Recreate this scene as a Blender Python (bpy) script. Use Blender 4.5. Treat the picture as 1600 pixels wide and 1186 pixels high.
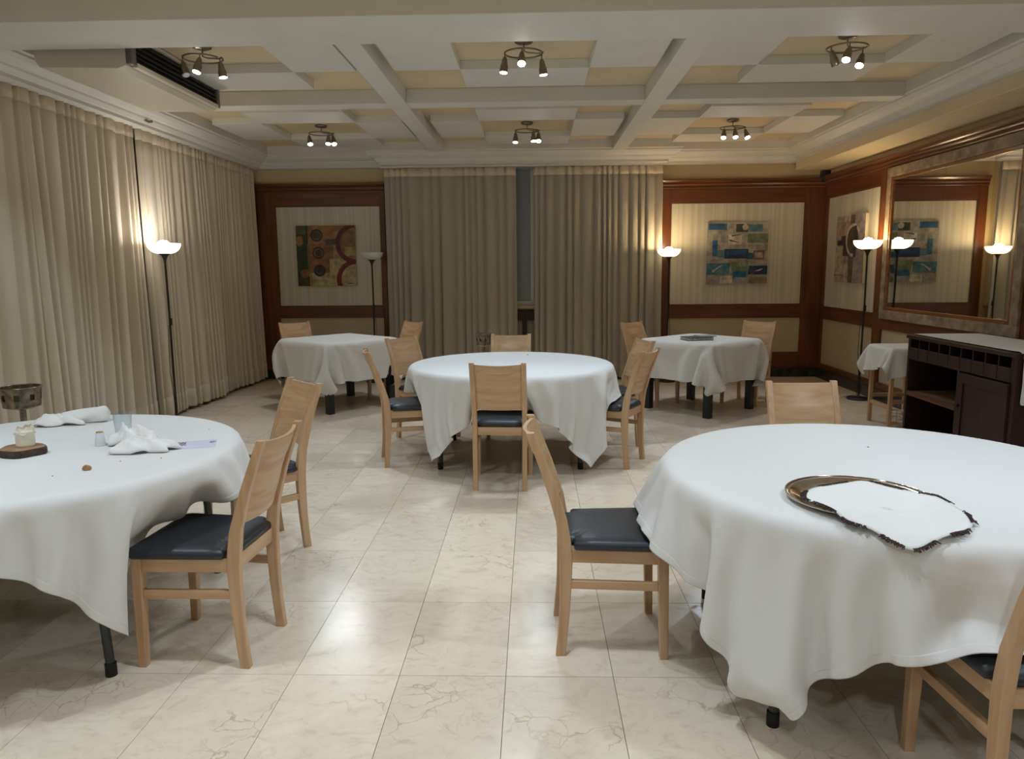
import bpy, math, random
import numpy as np
from mathutils import Matrix, Vector
random.seed(7)
PI = math.pi
S = bpy.context.scene
for o in list(bpy.data.objects):
    bpy.data.objects.remove(o)
COL = S.collection

# ------------------------------------------------------------------ camera, world, exposure
EYE = 1.51
yaw, pit, rol = [math.radians(a) for a in (1.698, -8.627, -0.486)]
F = Vector((-math.sin(yaw)*math.cos(pit), math.cos(yaw)*math.cos(pit), math.sin(pit)))
r0 = Vector((math.cos(yaw), math.sin(yaw), 0)); u0 = r0.cross(F)
r1 = math.cos(rol)*r0 + math.sin(rol)*u0; u1 = -math.sin(rol)*r0 + math.cos(rol)*u0
cam = bpy.data.cameras.new('camera'); camo = bpy.data.objects.new('camera', cam); COL.objects.link(camo)
cam.sensor_fit = 'HORIZONTAL'; cam.sensor_width = 36; cam.lens = 1151/1600*36
cam.clip_start = .05; cam.clip_end = 60
camo.matrix_world = Matrix(((r1.x, u1.x, -F.x, 0), (r1.y, u1.y, -F.y, 0), (r1.z, u1.z, -F.z, EYE), (0, 0, 0, 1)))
S.camera = camo
w = bpy.data.worlds.new('world'); S.world = w; w.use_nodes = True
w.node_tree.nodes['Background'].inputs[0].default_value = (.6, .65, .75, 1)
w.node_tree.nodes['Background'].inputs[1].default_value = .02
S.view_settings.view_transform = 'Standard'; S.view_settings.look = 'None'
S.view_settings.gamma = 1; S.view_settings.use_curve_mapping = False
S.view_settings.exposure = 0.3
SPOT_W = 35.0          # each ceiling spot head
LAMP_W = 8.0          # each lit floor lamp
COOL = (.64, .83, 1.0); WARM = (1.0, .72, .40); WHITE = (.86, .92, 1.0)

# ------------------------------------------------------------------ materials
def nmat(name):
    m = bpy.data.materials.new(name); m.use_nodes = True
    nt = m.node_tree; return m, nt, nt.nodes['Principled BSDF']
def N(nt, t, **k):
    n = nt.nodes.new(t)
    for a, v in k.items(): setattr(n, a, v)
    return n
def pm(name, col, rough=.5, metal=0, spec=.5, var=0, scale=8, bump=0, bscale=60, sheen=0, emit=None, es=0, coat=0):
    m, nt, b = nmat(name)
    b.inputs['Base Color'].default_value = (*col, 1); b.inputs['Roughness'].default_value = rough
    b.inputs['Metallic'].default_value = metal; b.inputs['Specular IOR Level'].default_value = spec
    b.inputs['Coat Weight'].default_value = coat; b.inputs['Coat Roughness'].default_value = .15
    if sheen: b.inputs['Sheen Weight'].default_value = sheen
    if emit: b.inputs['Emission Color'].default_value = (*emit, 1); b.inputs['Emission Strength'].default_value = es
    tc = N(nt, 'ShaderNodeTexCoord')
    if var:
        n = N(nt, 'ShaderNodeTexNoise'); n.inputs['Scale'].default_value = scale; n.inputs['Detail'].default_value = 5
        nt.links.new(tc.outputs['Object'], n.inputs['Vector'])
        r = N(nt, 'ShaderNodeValToRGB')
        r.color_ramp.elements[0].position = .3; r.color_ramp.elements[1].position = .7
        r.color_ramp.elements[0].color = (*[c*(1-var) for c in col], 1); r.color_ramp.elements[1].color = (*[min(1, c*(1+var)) for c in col], 1)
        nt.links.new(n.outputs['Fac'], r.inputs['Fac']); nt.links.new(r.outputs['Color'], b.inputs['Base Color'])
    if bump:
        n2 = N(nt, 'ShaderNodeTexNoise'); n2.inputs['Scale'].default_value = bscale; n2.inputs['Detail'].default_value = 4
        nt.links.new(tc.outputs['Object'], n2.inputs['Vector'])
        bp = N(nt, 'ShaderNodeBump'); bp.inputs['Strength'].default_value = bump; bp.inputs['Distance'].default_value = .01
        nt.links.new(n2.outputs['Fac'], bp.inputs['Height']); nt.links.new(bp.outputs['Normal'], b.inputs['Normal'])
    return m
def wood(name, c0, c1, axis, rough=.35, fine=60, coarse=3, coat=0):
    m, nt, b = nmat(name)
    tc = N(nt, 'ShaderNodeTexCoord'); oi = N(nt, 'ShaderNodeObjectInfo')
    cx = N(nt, 'ShaderNodeCombineXYZ')
    mul = N(nt, 'ShaderNodeMath', operation='MULTIPLY'); mul.inputs[1].default_value = 23.7
    nt.links.new(oi.outputs['Random'], mul.inputs[0])
    for i in range(3): nt.links.new(mul.outputs[0], cx.inputs[i])
    add = N(nt, 'ShaderNodeVectorMath', operation='ADD')
    nt.links.new(tc.outputs['Object'], add.inputs[0]); nt.links.new(cx.outputs[0], add.inputs[1])
    mp = N(nt, 'ShaderNodeMapping'); sc = [fine*.35]*3; sc[axis] = coarse*.35; mp.inputs['Scale'].default_value = sc
    nt.links.new(add.outputs[0], mp.inputs['Vector'])
    n = N(nt, 'ShaderNodeTexNoise'); n.inputs['Scale'].default_value = 1.0; n.inputs['Detail'].default_value = 6; n.inputs['Distortion'].default_value = .6
    nt.links.new(mp.outputs[0], n.inputs['Vector'])
    r = N(nt, 'ShaderNodeValToRGB'); r.color_ramp.elements[0].position = .35; r.color_ramp.elements[1].position = .68
    r.color_ramp.elements[0].color = (*c0, 1); r.color_ramp.elements[1].color = (*c1, 1)
    nt.links.new(n.outputs['Fac'], r.inputs['Fac']); nt.links.new(r.outputs['Color'], b.inputs['Base Color'])
    b.inputs['Roughness'].default_value = rough; b.inputs['Coat Weight'].default_value = coat; b.inputs['Coat Roughness'].default_value = .2
    bp = N(nt, 'ShaderNodeBump'); bp.inputs['Strength'].default_value = .05; bp.inputs['Distance'].default_value = .005
    nt.links.new(n.outputs['Fac'], bp.inputs['Height']); nt.links.new(bp.outputs['Normal'], b.inputs['Normal'])
    return m
def marble(name):
    m, nt, b = nmat(name); L = nt.links.new
    tc = N(nt, 'ShaderNodeTexCoord'); oi = N(nt, 'ShaderNodeObjectInfo')
    mul = N(nt, 'ShaderNodeMath', operation='MULTIPLY'); mul.inputs[1].default_value = 91.0; L(oi.outputs['Random'], mul.inputs[0])
    cx = N(nt, 'ShaderNodeCombineXYZ'); L(mul.outputs[0], cx.inputs[0]); L(mul.outputs[0], cx.inputs[2])
    add = N(nt, 'ShaderNodeVectorMath', operation='ADD'); L(tc.outputs['Object'], add.inputs[0]); L(cx.outputs[0], add.inputs[1])
    # warp
    wn = N(nt, 'ShaderNodeTexNoise'); wn.inputs['Scale'].default_value = 4; wn.inputs['Detail'].default_value = 6; L(add.outputs[0], wn.inputs['Vector'])
    wm = N(nt, 'ShaderNodeVectorMath', operation='SCALE'); wm.inputs['Scale'].default_value = .35; L(wn.outputs['Color'], wm.inputs[0])
    wa = N(nt, 'ShaderNodeVectorMath', operation='ADD'); L(add.outputs[0], wa.inputs[0]); L(wm.outputs[0], wa.inputs[1])
    vo = N(nt, 'ShaderNodeTexVoronoi', feature='DISTANCE_TO_EDGE'); vo.inputs['Scale'].default_value = 8; L(wa.outputs[0], vo.inputs['Vector'])
    vr = N(nt, 'ShaderNodeValToRGB'); vr.color_ramp.elements[0].position = 0; vr.color_ramp.elements[1].position = .03
    vr.color_ramp.elements[0].color = (1, 1, 1, 1); vr.color_ramp.elements[1].color = (0, 0, 0, 1); L(vo.outputs['Distance'], vr.inputs['Fac'])
    # vein mask patches
    mn = N(nt, 'ShaderNodeTexNoise'); mn.inputs['Scale'].default_value = 2.6; mn.inputs['Detail'].default_value = 3; L(add.outputs[0], mn.inputs['Vector'])
    mr = N(nt, 'ShaderNodeValToRGB'); mr.color_ramp.elements[0].position = .53; mr.color_ramp.elements[1].position = .66; L(mn.outputs['Fac'], mr.inputs['Fac'])
    mm = N(nt, 'ShaderNodeMath', operation='MULTIPLY'); L(vr.outputs['Color'], mm.inputs[0]); L(mr.outputs['Color'], mm.inputs[1])
    # fine streaks
    mp = N(nt, 'ShaderNodeMapping'); mp.inputs['Scale'].default_value = (5, 11, 5); mp.inputs['Rotation'].default_value = (0, 0, .5); L(wa.outputs[0], mp.inputs['Vector'])
    sn = N(nt, 'ShaderNodeTexNoise'); sn.inputs['Scale'].default_value = 2.2; sn.inputs['Detail'].default_value = 8; sn.inputs['Roughness'].default_value = .65; L(mp.outputs[0], sn.inputs['Vector'])
    sr = N(nt, 'ShaderNodeValToRGB'); cr = sr.color_ramp
    cr.elements[0].position = .25; cr.elements[0].color = (.68, .55, .41, 1); cr.elements[1].position = .75; cr.elements[1].color = (.90, .77, .62, 1)
    e = cr.elements.new(.45); e.color = (.83, .705, .56, 1); L(sn.outputs['Fac'], sr.inputs['Fac'])
    mix = N(nt, 'ShaderNodeMix', data_type='RGBA'); L(sr.outputs['Color'], mix.inputs[6]); mix.inputs[7].default_value = (.42, .29, .14, 1)
    m3 = N(nt, 'ShaderNodeMath', operation='MULTIPLY'); m3.inputs[1].default_value = .6; L(mm.outputs[0], m3.inputs[0]); L(m3.outputs[0], mix.inputs[0])
    # per tile tint
    tr = N(nt, 'ShaderNodeMapRange'); tr.inputs[3].default_value = .9; tr.inputs[4].default_value = 1.06; L(oi.outputs['Random'], tr.inputs[0])
    tv = N(nt, 'ShaderNodeVectorMath', operation='SCALE'); L(mix.outputs[2], tv.inputs[0]); L(tr.outputs[0], tv.inputs['Scale'])
    L(tv.outputs[0], b.inputs['Base Color'])
    rr = N(nt, 'ShaderNodeMapRange'); rr.inputs[3].default_value = .16; rr.inputs[4].default_value = .27; L(sn.outputs['Fac'], rr.inputs[0]); L(rr.outputs[0], b.inputs['Roughness'])
    return m
def stripes(name, ax):
    m, nt, b = nmat(name); L = nt.links.new
    tc = N(nt, 'ShaderNodeTexCoord'); mp = N(nt, 'ShaderNodeMapping'); sc = [0, 0, 0]; sc[ax] = 4.5; mp.inputs['Scale'].default_value = sc
    L(tc.outputs['Object'], mp.inputs['Vector'])
    n = N(nt, 'ShaderNodeTexNoise'); n.inputs['Scale'].default_value = 1; n.inputs['Detail'].default_value = 2; L(mp.outputs[0], n.inputs['Vector'])
    r = N(nt, 'ShaderNodeValToRGB'); r.color_ramp.interpolation = 'CONSTANT'
    els = [(0, (.56, .53, .42)), (.40, (.64, .60, .48)), (.46, (.57, .53, .43)), (.5, (.66, .61, .49)), (.54, (.60, .56, .45)), (.6, (.67, .63, .51))]
    r.color_ramp.elements[0].color = (*els[0][1], 1); r.color_ramp.elements[1].position = els[1][0]; r.color_ramp.elements[1].color = (*els[1][1], 1)
    for p, c in els[2:]: e = r.color_ramp.elements.new(p); e.color = (*c, 1)
    L(n.outputs['Fac'], r.inputs['Fac']); L(r.outputs['Color'], b.inputs['Base Color']); b.inputs['Roughness'].default_value = .55
    return m
def paintmat(name):
    m, nt, b = nmat(name); L = nt.links.new
    at = N(nt, 'ShaderNodeVertexColor', layer_name='Col'); tc = N(nt, 'ShaderNodeTexCoord')
    n = N(nt, 'ShaderNodeTexNoise'); n.inputs['Scale'].default_value = 14; n.inputs['Detail'].default_value = 8; L(tc.outputs['Object'], n.inputs['Vector'])
    mr = N(nt, 'ShaderNodeMapRange'); mr.inputs[1].default_value = .3; mr.inputs[2].default_value = .7; mr.inputs[3].default_value = .55; mr.inputs[4].default_value = 1.35; L(n.outputs['Fac'], mr.inputs[0])
    sc = N(nt, 'ShaderNodeVectorMath', operation='SCALE'); L(at.outputs['Color'], sc.inputs[0]); L(mr.outputs[0], sc.inputs['Scale'])
    L(sc.outputs[0], b.inputs['Base Color']); b.inputs['Roughness'].default_value = .5
    return m
def trans(name, col, emit, es):
    m, nt, b = nmat(name)
    b.inputs['Base Color'].default_value = (*col, 1); b.inputs['Roughness'].default_value = .35
    b.inputs['Transmission Weight'].default_value = .0; b.inputs['Subsurface Weight'].default_value = 0
    if es: b.inputs['Emission Color'].default_value = (*emit, 1); b.inputs['Emission Strength'].default_value = es
    return m
def glassmat(name, col=(1, 1, 1), rough=0):
    m = bpy.data.materials.new(name); m.use_nodes = True; nt = m.node_tree; nt.nodes.clear(); L = nt.links.new
    o = N(nt, 'ShaderNodeOutputMaterial'); t = N(nt, 'ShaderNodeBsdfTransparent'); g = N(nt, 'ShaderNodeBsdfGlossy'); fr = N(nt, 'ShaderNodeLayerWeight'); pw = N(nt, 'ShaderNodeMath', operation='POWER'); m2 = N(nt, 'ShaderNodeMath', operation='MULTIPLY_ADD'); mx = N(nt, 'ShaderNodeMixShader')
    t.inputs[0].default_value = (*col, 1); g.inputs['Roughness'].default_value = .02; fr.inputs[0].default_value = .5; pw.inputs[1].default_value = 3; m2.inputs[1].default_value = .55; m2.inputs[2].default_value = .05
    L(fr.outputs['Facing'], pw.inputs[0]); L(pw.outputs[0], m2.inputs[0]); L(m2.outputs[0], mx.inputs[0]); L(t.outputs[0], mx.inputs[1]); L(g.outputs[0], mx.inputs[2]); L(mx.outputs[0], o.inputs[0])
    return m
M = {}
M['marble'] = marble('cream_marble')
M['grout'] = pm('grout', (.10, .085, .065), .9)
M['cream'] = pm('cream_paint', (.70, .57, .37), .65, var=.05, scale=3)
M['creamwall'] = pm('cream_wall_paint', (.62, .49, .28), .6, var=.05, scale=3)
M['white'] = pm('white_paint', (.72, .70, .65), .6, var=.03, scale=4)
M['mahog'] = wood('mahogany_upright', (.085, .024, .007), (.17, .052, .015), 2, .3, 40, 3, .35)
M['mahogh'] = wood('mahogany_across', (.085, .024, .007), (.17, .052, .015), 0, .3, 40, 3, .35)
M['mahogy'] = wood('mahogany_along', (.085, .024, .007), (.17, .052, .015), 1, .3, 40, 3, .35)
M['dark'] = wood('dark_cabinet_wood', (.017, .004, .003), (.038, .009, .006), 2, .5, 40, 3, 0)
M['shelfwood'] = pm('worn_shelf', (.20, .12, .07), .5, var=.25, scale=10)
M['wallpx'] = stripes('striped_wallpaper_back', 0)
M['wallpy'] = stripes('striped_wallpaper_side', 1)
M['lowp'] = pm('beige_panel', (.50, .43, .29), .5, var=.04, scale=2)
M['skirt'] = pm('dark_marble_skirting', (.035, .035, .032), .25, var=.5, scale=14)
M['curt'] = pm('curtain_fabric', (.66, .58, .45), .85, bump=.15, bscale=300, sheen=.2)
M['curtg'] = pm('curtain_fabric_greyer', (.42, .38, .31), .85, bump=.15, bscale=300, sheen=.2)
M['tape'] = pm('curtain_heading_fabric', (.66, .56, .42), .85, bump=.1, bscale=300)
M['cloth'] = pm('white_linen', (.78, .775, .76), .75, bump=.12, bscale=25, sheen=.15)
M['napkin'] = pm('white_cotton', (.86, .85, .83), .8, bump=.1, bscale=90, sheen=.15)
M['beechz'] = wood('beech_upright', (.50, .30, .150), (.64, .42, .235), 2, .38, 70, 4, .15)
M['beechx'] = wood('beech_across', (.50, .30, .150), (.64, .42, .235), 0, .38, 70, 4, .15)
M['beechy'] = wood('beech_along', (.50, .30, .150), (.64, .42, .235), 1, .38, 70, 4, .15)
M['leather'] = pm('black_leatherette', (.022, .027, .034), .42, bump=.08, bscale=160)
M['blackwood'] = pm('black_stained_wood', (.012, .012, .013), .4)
M['black'] = pm('black_metal', (.012, .012, .012), .4)
M['rubber'] = pm('black_rubber', (.01, .01, .01), .7)
M['greymetal'] = pm('grey_metal', (.06, .065, .07), .4, metal=.6)
M['chrome'] = pm('chrome', (.75, .74, .72), .12, metal=1)
M['nickel'] = pm('brushed_nickel', (.28, .25, .21), .32, metal=1)
M['silver'] = pm('aged_silver', (.27, .24, .20), .3, metal=1, var=.5, scale=30)
M['tray'] = pm('polished_steel', (.62, .58, .52), .12, metal=1, var=.1)
M['mirror'] = pm('mirror_silvering', (.80, .80, .77), .02, metal=1)
M['frame'] = pm('distressed_whitewashed_wood', (.29, .22, .15), .5, var=.45, scale=12, bump=.2, bscale=40)
M['gold'] = wood('honey_trim', (.20, .07, .018), (.30, .11, .03), 1, .25, 40, 3, .5)
M['led'] = pm('led_lens', (1, 1, 1), .3, emit=(.93, .96, 1.0), es=45)
M['ledw'] = pm('led_lens_warm', (1, 1, 1), .3, emit=(1.0, .93, .80), es=45)
M['leddim'] = pm('led_lens_off', (.5, .5, .5), .2)
M['bowl_cool'] = trans('lit_bowl_cool', (.9, .9, .88), (1.0, .95, .86), 2.6)
M['bowl_warm'] = trans('lit_bowl_warm', (.9, .88, .8), (1.0, .80, .45), 2.6)
M['bowl_off'] = trans('unlit_bowl', (.72, .72, .70), None, 0)
M['bulb_c'] = pm('bulb_cool', (1, 1, 1), .4, emit=(1, .95, .88), es=LAMP_W*13)
M['bulb_w'] = pm('bulb_warm', (1, 1, 1), .4, emit=(1, .74, .42), es=LAMP_W*13)
M['acbody'] = pm('aged_white_plastic', (.62, .56, .45), .45)
M['acgrey'] = pm('grey_plastic', (.12, .11, .10), .5)
M['acdark'] = pm('dark_grille', (.006, .006, .006), .5)
M['wax'] = pm('ivory_wax', (.80, .74, .60), .45, var=.08, scale=20)
M['bark'] = pm('dark_bark', (.06, .04, .03), .9, var=.5, scale=40, bump=.6, bscale=60)
M['cutwood'] = pm('cut_wood', (.36, .22, .12), .6, var=.25, scale=25)
M['china'] = pm('white_china', (.78, .80, .82), .15)
M['goldcap'] = pm('gold_cap', (.6, .42, .2), .3, metal=1)
M['crust'] = pm('bread_crust', (.42, .22, .09), .8, var=.4, scale=60)
M['lilac'] = pm('lilac_paper', (.64, .62, .74), .7, var=.04)
M['ink'] = pm('black_ink', (.03, .03, .04), .6)
M['fringe'] = pm('dark_brown_thread', (.05, .025, .022), .9)
M['glass'] = glassmat('clear_glass', (.93, .96, .97))
M['paper'] = pm('printed_pages', (.42, .42, .42), .6, var=.3, scale=60)
M['cover'] = pm('charcoal_cover', (.05, .05, .055), .5)
M['blind'] = pm('grey_blind', (.30, .33, .34), .6)
M['cane'] = pm('cane_lattice', (.40, .36, .30), .7)
M['paint'] = paintmat('oil_paint')
M['canvas'] = pm('canvas_edge', (.55, .47, .34), .7)
M['plug'] = pm('white_plastic', (.7, .68, .62), .4)

def hemmed(m, w_=.486):
    """sewn hem: a raised doubled band along the edge of the cloth"""
    nt = m.node_tree; L = nt.links.new; b = nt.nodes['Principled BSDF']; old = b.inputs['Normal'].links[0].from_node
    uv = N(nt, 'ShaderNodeUVMap'); sp = N(nt, 'ShaderNodeSeparateXYZ'); L(uv.outputs[0], sp.inputs[0]); ab = []
    for i in (0, 1):
        a = N(nt, 'ShaderNodeMath', operation='SUBTRACT'); a.inputs[1].default_value = .5; L(sp.outputs[i], a.inputs[0])
        c = N(nt, 'ShaderNodeMath', operation='ABSOLUTE'); L(a.outputs[0], c.inputs[0]); ab.append(c)
    mx = N(nt, 'ShaderNodeMath', operation='MAXIMUM'); L(ab[0].outputs[0], mx.inputs[0]); L(ab[1].outputs[0], mx.inputs[1])
    mr = N(nt, 'ShaderNodeMapRange'); mr.inputs[1].default_value = w_-.001; mr.inputs[2].default_value = w_+.001; L(mx.outputs[0], mr.inputs[0])
    bp = N(nt, 'ShaderNodeBump'); bp.inputs['Strength'].default_value = .9; bp.inputs['Distance'].default_value = .003
    L(mr.outputs[0], bp.inputs['Height']); L(old.outputs['Normal'], bp.inputs['Normal']); L(bp.outputs['Normal'], b.inputs['Normal'])
hemmed(M['cloth'])

# ------------------------------------------------------------------ mesh helpers
class MB:
    def __init__(s): s.v = []; s.f = []; s.mi = []; s.cm = 0; s.sm = []
    def add(s, vs, fs, smooth=False):
        b = len(s.v); s.v += [tuple(v) for v in vs]
        for f in fs: s.f.append([i+b for i in f]); s.mi.append(s.cm); s.sm.append(smooth)
        return s
    def box(s, x0, x1, y0, y1, z0, z1):
        vs = [(x, y, z) for z in (z0, z1) for y in (y0, y1) for x in (x0, x1)]
        return s.add(vs, [(0, 2, 3, 1), (4, 5, 7, 6), (0, 1, 5, 4), (2, 6, 7, 3), (0, 4, 6, 2), (1, 3, 7, 5)])
    def loft(s, rings, closed=True, cap=True, smooth=True):
        n = len(rings[0]); vs = [p for r in rings for p in r]; fs = []
        for i in range(len(rings)-1):
            for j in range(n if closed else n-1):
                k = (j+1) % n; fs.append((i*n+j, i*n+k, (i+1)*n+k, (i+1)*n+j))
        s.add(vs, fs, smooth)
        if cap and closed:
            s.add(rings[0], [tuple(range(n))[::-1]]); s.add(rings[-1], [tuple(range(n))])
        return s
    def lathe(s, prof, n=24, c=(0, 0, 0), cap=True):
        return s.loft([[(c[0]+r*math.cos(2*PI*j/n), c[1]+r*math.sin(2*PI*j/n), c[2]+z) for j in range(n)] for r, z in prof], True, cap)
    def tube(s, pts, r, n=8, cap=True):
        pts = [Vector(p) for p in pts]; rs = r if hasattr(r, '__len__') else [r]*len(pts); rings = []
        t = (pts[1]-pts[0]).normalized(); a = t.orthogonal().normalized()
        for i, p in enumerate(pts):
            t = (pts[min(i+1, len(pts)-1)]-pts[max(i-1, 0)]).normalized()
            a = (a - t*a.dot(t)).normalized(); b = t.cross(a)
            rings.append([p + (a*math.cos(2*PI*j/n)+b*math.sin(2*PI*j/n))*rs[i] for j in range(n)])
        return s.loft(rings, True, cap)
    def grid(s, P, smooth=True):
        ny, nx = len(P), len(P[0]); vs = [p for r in P for p in r]
        return s.add(vs, [(i*nx+j, i*nx+j+1, (i+1)*nx+j+1, (i+1)*nx+j) for i in range(ny-1) for j in range(nx-1)], smooth)
    def build(s, name, mats, parent=None, bevel=0, segs=2):
        me = bpy.data.meshes.new(name); me.from_pydata(s.v, [], s.f); me.update()
        if not isinstance(mats, (list, tuple)): mats = [mats]
        for m in mats: me.materials.append(m)
        me.polygons.foreach_set('material_index', s.mi); me.polygons.foreach_set('use_smooth', s.sm)
        o = bpy.data.objects.new(name, me); COL.objects.link(o)
        if parent is not None: o.parent = parent
        if bevel:
            bm = o.modifiers.new('bevel', 'BEVEL'); bm.width = bevel; bm.segments = segs; bm.limit_method = 'ANGLE'
        return o
def thing(name, label, cat, loc=(0, 0, 0), rz=0, group=None):
    o = bpy.data.objects.new(name, None); COL.objects.link(o); o.empty_display_size = .1
    o.location = loc; o.rotation_euler = (0, 0, rz); tag(o, label, cat, group); return o
def tag(o, label, cat, group=None):
    o['label'] = label; o['category'] = cat
    if group: o['group'] = group
    return o
def struct(o): o['kind'] = 'structure'; return o
def dup(root, loc, rz, label, group=None):
    r = root.copy(); COL.objects.link(r); r.location = loc; r.rotation_euler = (0, 0, rz); r['label'] = label
    if group: r['group'] = group
    for ch in list(root.children):
        c = ch.copy(); COL.objects.link(c); c.parent = r
        for g in list(ch.children):
            d = g.copy(); COL.objects.link(d); d.parent = c
    return r
def sweep(mb, path, prof):
    """profile (offset to the left of travel reversed = outward, z) swept along an open 2D path with mitres"""
    n = len(path); rings = []
    for i in range(n):
        p = Vector(path[i]); d0 = (p-Vector(path[i-1])).normalized() if i else None
        d1 = (Vector(path[i+1])-p).normalized() if i < n-1 else None
        if d0 is None: d0 = d1
        if d1 is None: d1 = d0
        n0 = Vector((-d0.y, d0.x)); n1 = Vector((-d1.y, d1.x)); mdir = (n0+n1); mdir = mdir/ (mdir.length_squared/2)
        rings.append([(p.x+mdir.x*o, p.y+mdir.y*o, z) for o, z in prof])
    for i in range(n-1): mb.loft([rings[i], rings[i+1]], closed=False, cap=False, smooth=False)
    return mb

# ------------------------------------------------------------------ room shell
XL, XR, YB, YF, ZC = -3.95, 3.90, 10.15, -3.0, 3.10
# floor with marble tiles
fl = MB(); fl.box(XL-.1, XR+.1, YF-.1, YB+.1, -.1, -.010); fl.cm = 1; fl.box(XL-.1, XR+.1, YF-.1, 1.3235, -.010, 0)
floor = struct(fl.build('floor', [M['grout'], M['marble']]))
TW, TD = .40, .615
tm = MB(); g = .0011
tm.box(-TW/2+g, TW/2-g, -TD/2+g, TD/2-g, -.010, 0)
tile0 = None
for iy in range(15):
    for ix in range(20):
        if tile0 is None: t = tm.build('tile', M['marble'], floor); tile0 = t
        else: t = tile0.copy(); COL.objects.link(t); t.parent = floor
        t.location = (-4.108+TW*(ix+.5), 1.325+TD*(iy+.5), 0)
        t.rotation_euler = (random.gauss(0, .0006), random.gauss(0, .0006), PI if random.random() < .5 else 0)
# walls
wb = struct(MB().box(XL-.1, XR+.1, YB, YB+.1, 0, 3.2).build('wall_back', M['creamwall']))
wl = struct(MB().box(XL-.1, XL, YF, YB, 0, 3.2).build('wall_left', M['creamwall']))
wr = struct(MB().box(XR, XR+.1, YF, YB, 0, 3.2).build('wall_right', M['creamwall']))
wf = struct(MB().box(XL-.1, XR+.1, YF-.1, YF, 0, 3.2).build('wall_front', M['creamwall']))
# ceiling: cream slab, white beams, white square panels
cl = struct(MB().box(XL, XR, YF, YB, ZC, ZC+.1).build('ceiling', M['cream']))
ZB, ZP = 2.97, 3.03
def beam(*a): return MB().box(*a).build('beam', M['white'], cl, bevel=.004)
beam(-3.46, 3.28, 4.52, 5.06, 2.962, ZC)                 # wide near beam
beam(-1.30, -1.13, 5.06, 9.62, ZB, ZC); beam(1.0, 1.18, 5.06, 9.62, ZB, ZC)
beam(-3.46, -1.30, 6.87, 7.08, ZB+.004, ZC); beam(-1.13, 1.0, 6.87, 7.08, ZB+.004, ZC); beam(1.18, 3.27, 6.87, 7.08, ZB+.004, ZC)
cols = [(-3.38, -2.86, -1.86, -1.37), (-1.07, -.56, .44, .95), (1.22, 1.72, 2.68, 3.2)]
rows = [(4.48, 5.02, 5.99, 6.54), (7.46, 8.0, 8.97, 9.5)]
for cxs in cols:
    for ri, rys in enumerate(rows):
        for (i, j) in ((1, 0), (0, 1), (2, 1), (1, 2)):
            if ri == 0 and j == 0: continue
            y0 = max(rys[j], 5.065)
            MB().box(cxs[i], cxs[i+1], y0, rys[j+1], ZP, ZC).build('ceiling_panel', M['white'], cl, bevel=.003)
# crown moulding all round
path = [(-3.46, YF), (-3.46, 9.85), (-2.15, 9.85), (-2.15, 9.62), (1.90, 9.62), (1.90, 9.85), (3.27, 9.85), (3.27, YF)]
prof = [(0, ZC), (0, 2.995), (.015, 2.985), (.015, 2.97), (.04, 2.945), (.085, 2.922), (.115, 2.915), (.12, 2.90), (.15, 2.872), (.165, 2.868), (.165, 2.84), (.45, 2.84)]
tr = MB(); sweep(tr, path, prof); struct(tr.build('trim_1', M['white']))
# cream bulkhead boxed under the right-hand crown
bk = MB(); bk.box(3.425, XR, YF, 10.0, 2.735, 2.845); struct(bk.build('trim_2', M['cream'], bevel=.006))
# small dark corner post
struct(MB().box(3.80, 3.90, 10.05, 10.15, 2.6, 2.74).build('trim_3', M['skirt']))

def wains(side, parent, u0, u1, panels, ztop, zrail, zlow, zpan, low, mat_u, mat_v, mould=True):
    """wood framed panelling; u runs along the wall"""
    def bx(name, a0, a1, z0, z1, d0, d1, m, bevel=.003):
        if side == 'b': b = MB().box(a0, a1, YB-d1, YB-d0, z0, z1)
        else: b = MB().box(XR-d1, XR-d0, a0, a1, z0, z1)
        return b.build(name, m, parent, bevel=bevel)
    edges = [u0] + [e for p in panels for e in p] + [u1]
    for i in range(0, len(edges), 2):
        if edges[i+1]-edges[i] > .01: bx('stile', edges[i], edges[i+1], .13, ztop, 0, .035, M['mahog'])
    for a, b in panels:
        bx('rail', a, b, zpan[1], ztop, 0, .035, mat_u); bx('rail', a, b, zrail[0], zrail[1], 0, .036, mat_u); bx('rail', a, b, .13, zlow[0], 0, .035, mat_u)
        bx('lower_panel', a, b, zlow[0], zlow[1], 0, .012, M['lowp'])
        if zpan[0] is not None: bx('wallpaper_panel', a, b, zpan[0], zpan[1], 0, .014, M['wallpx' if side == 'b' else 'wallpy'])
        t = .014
        for (p0, p1, q0, q1) in ((a, b, zpan[1]-t, zpan[1]), (a, b, zrail[1], zrail[1]+t), (a, a+t, zrail[1]+t, zpan[1]-t), (b-t, b, zrail[1]+t, zpan[1]-t)):
            bx('panel_bead', p0, p1, q0, q1, 0, .026, M['mahog'] if p1-p0 < .02 else mat_u)
    if mould:
        pr = [(0, ztop), (.045, ztop), (.05, ztop+.015), (.04, ztop+.03), (.055, ztop+.045), (.06, ztop+.06), (.05, ztop+.07), (.07, ztop+.085), (.085, ztop+.105), (.085, ztop+.12), (0, ztop+.12)]
        mb = MB()
        rr = []
        for uu in (u0, u1):
            rr.append([(uu, YB-d, z) if side == 'b' else (XR-d, uu, z) for d, z in pr])
        mb.loft(rr, True, True, smooth=False); mb.build('cornice_moulding', mat_u, parent, bevel=.003)
wains('b', wb, 1.72, XR, [(1.84, 3.62)], 2.53, (.81, .985), (.34, .81), (.985, 2.35), True, M['mahogh'], M['mahog'])
wains('b', wb, XL, -2.0, [(-3.5, -2.06)], 2.53, (.845, 1.0), (.34, .845), (1.0, 2.36), True, M['mahogh'], M['mahog'])
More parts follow.
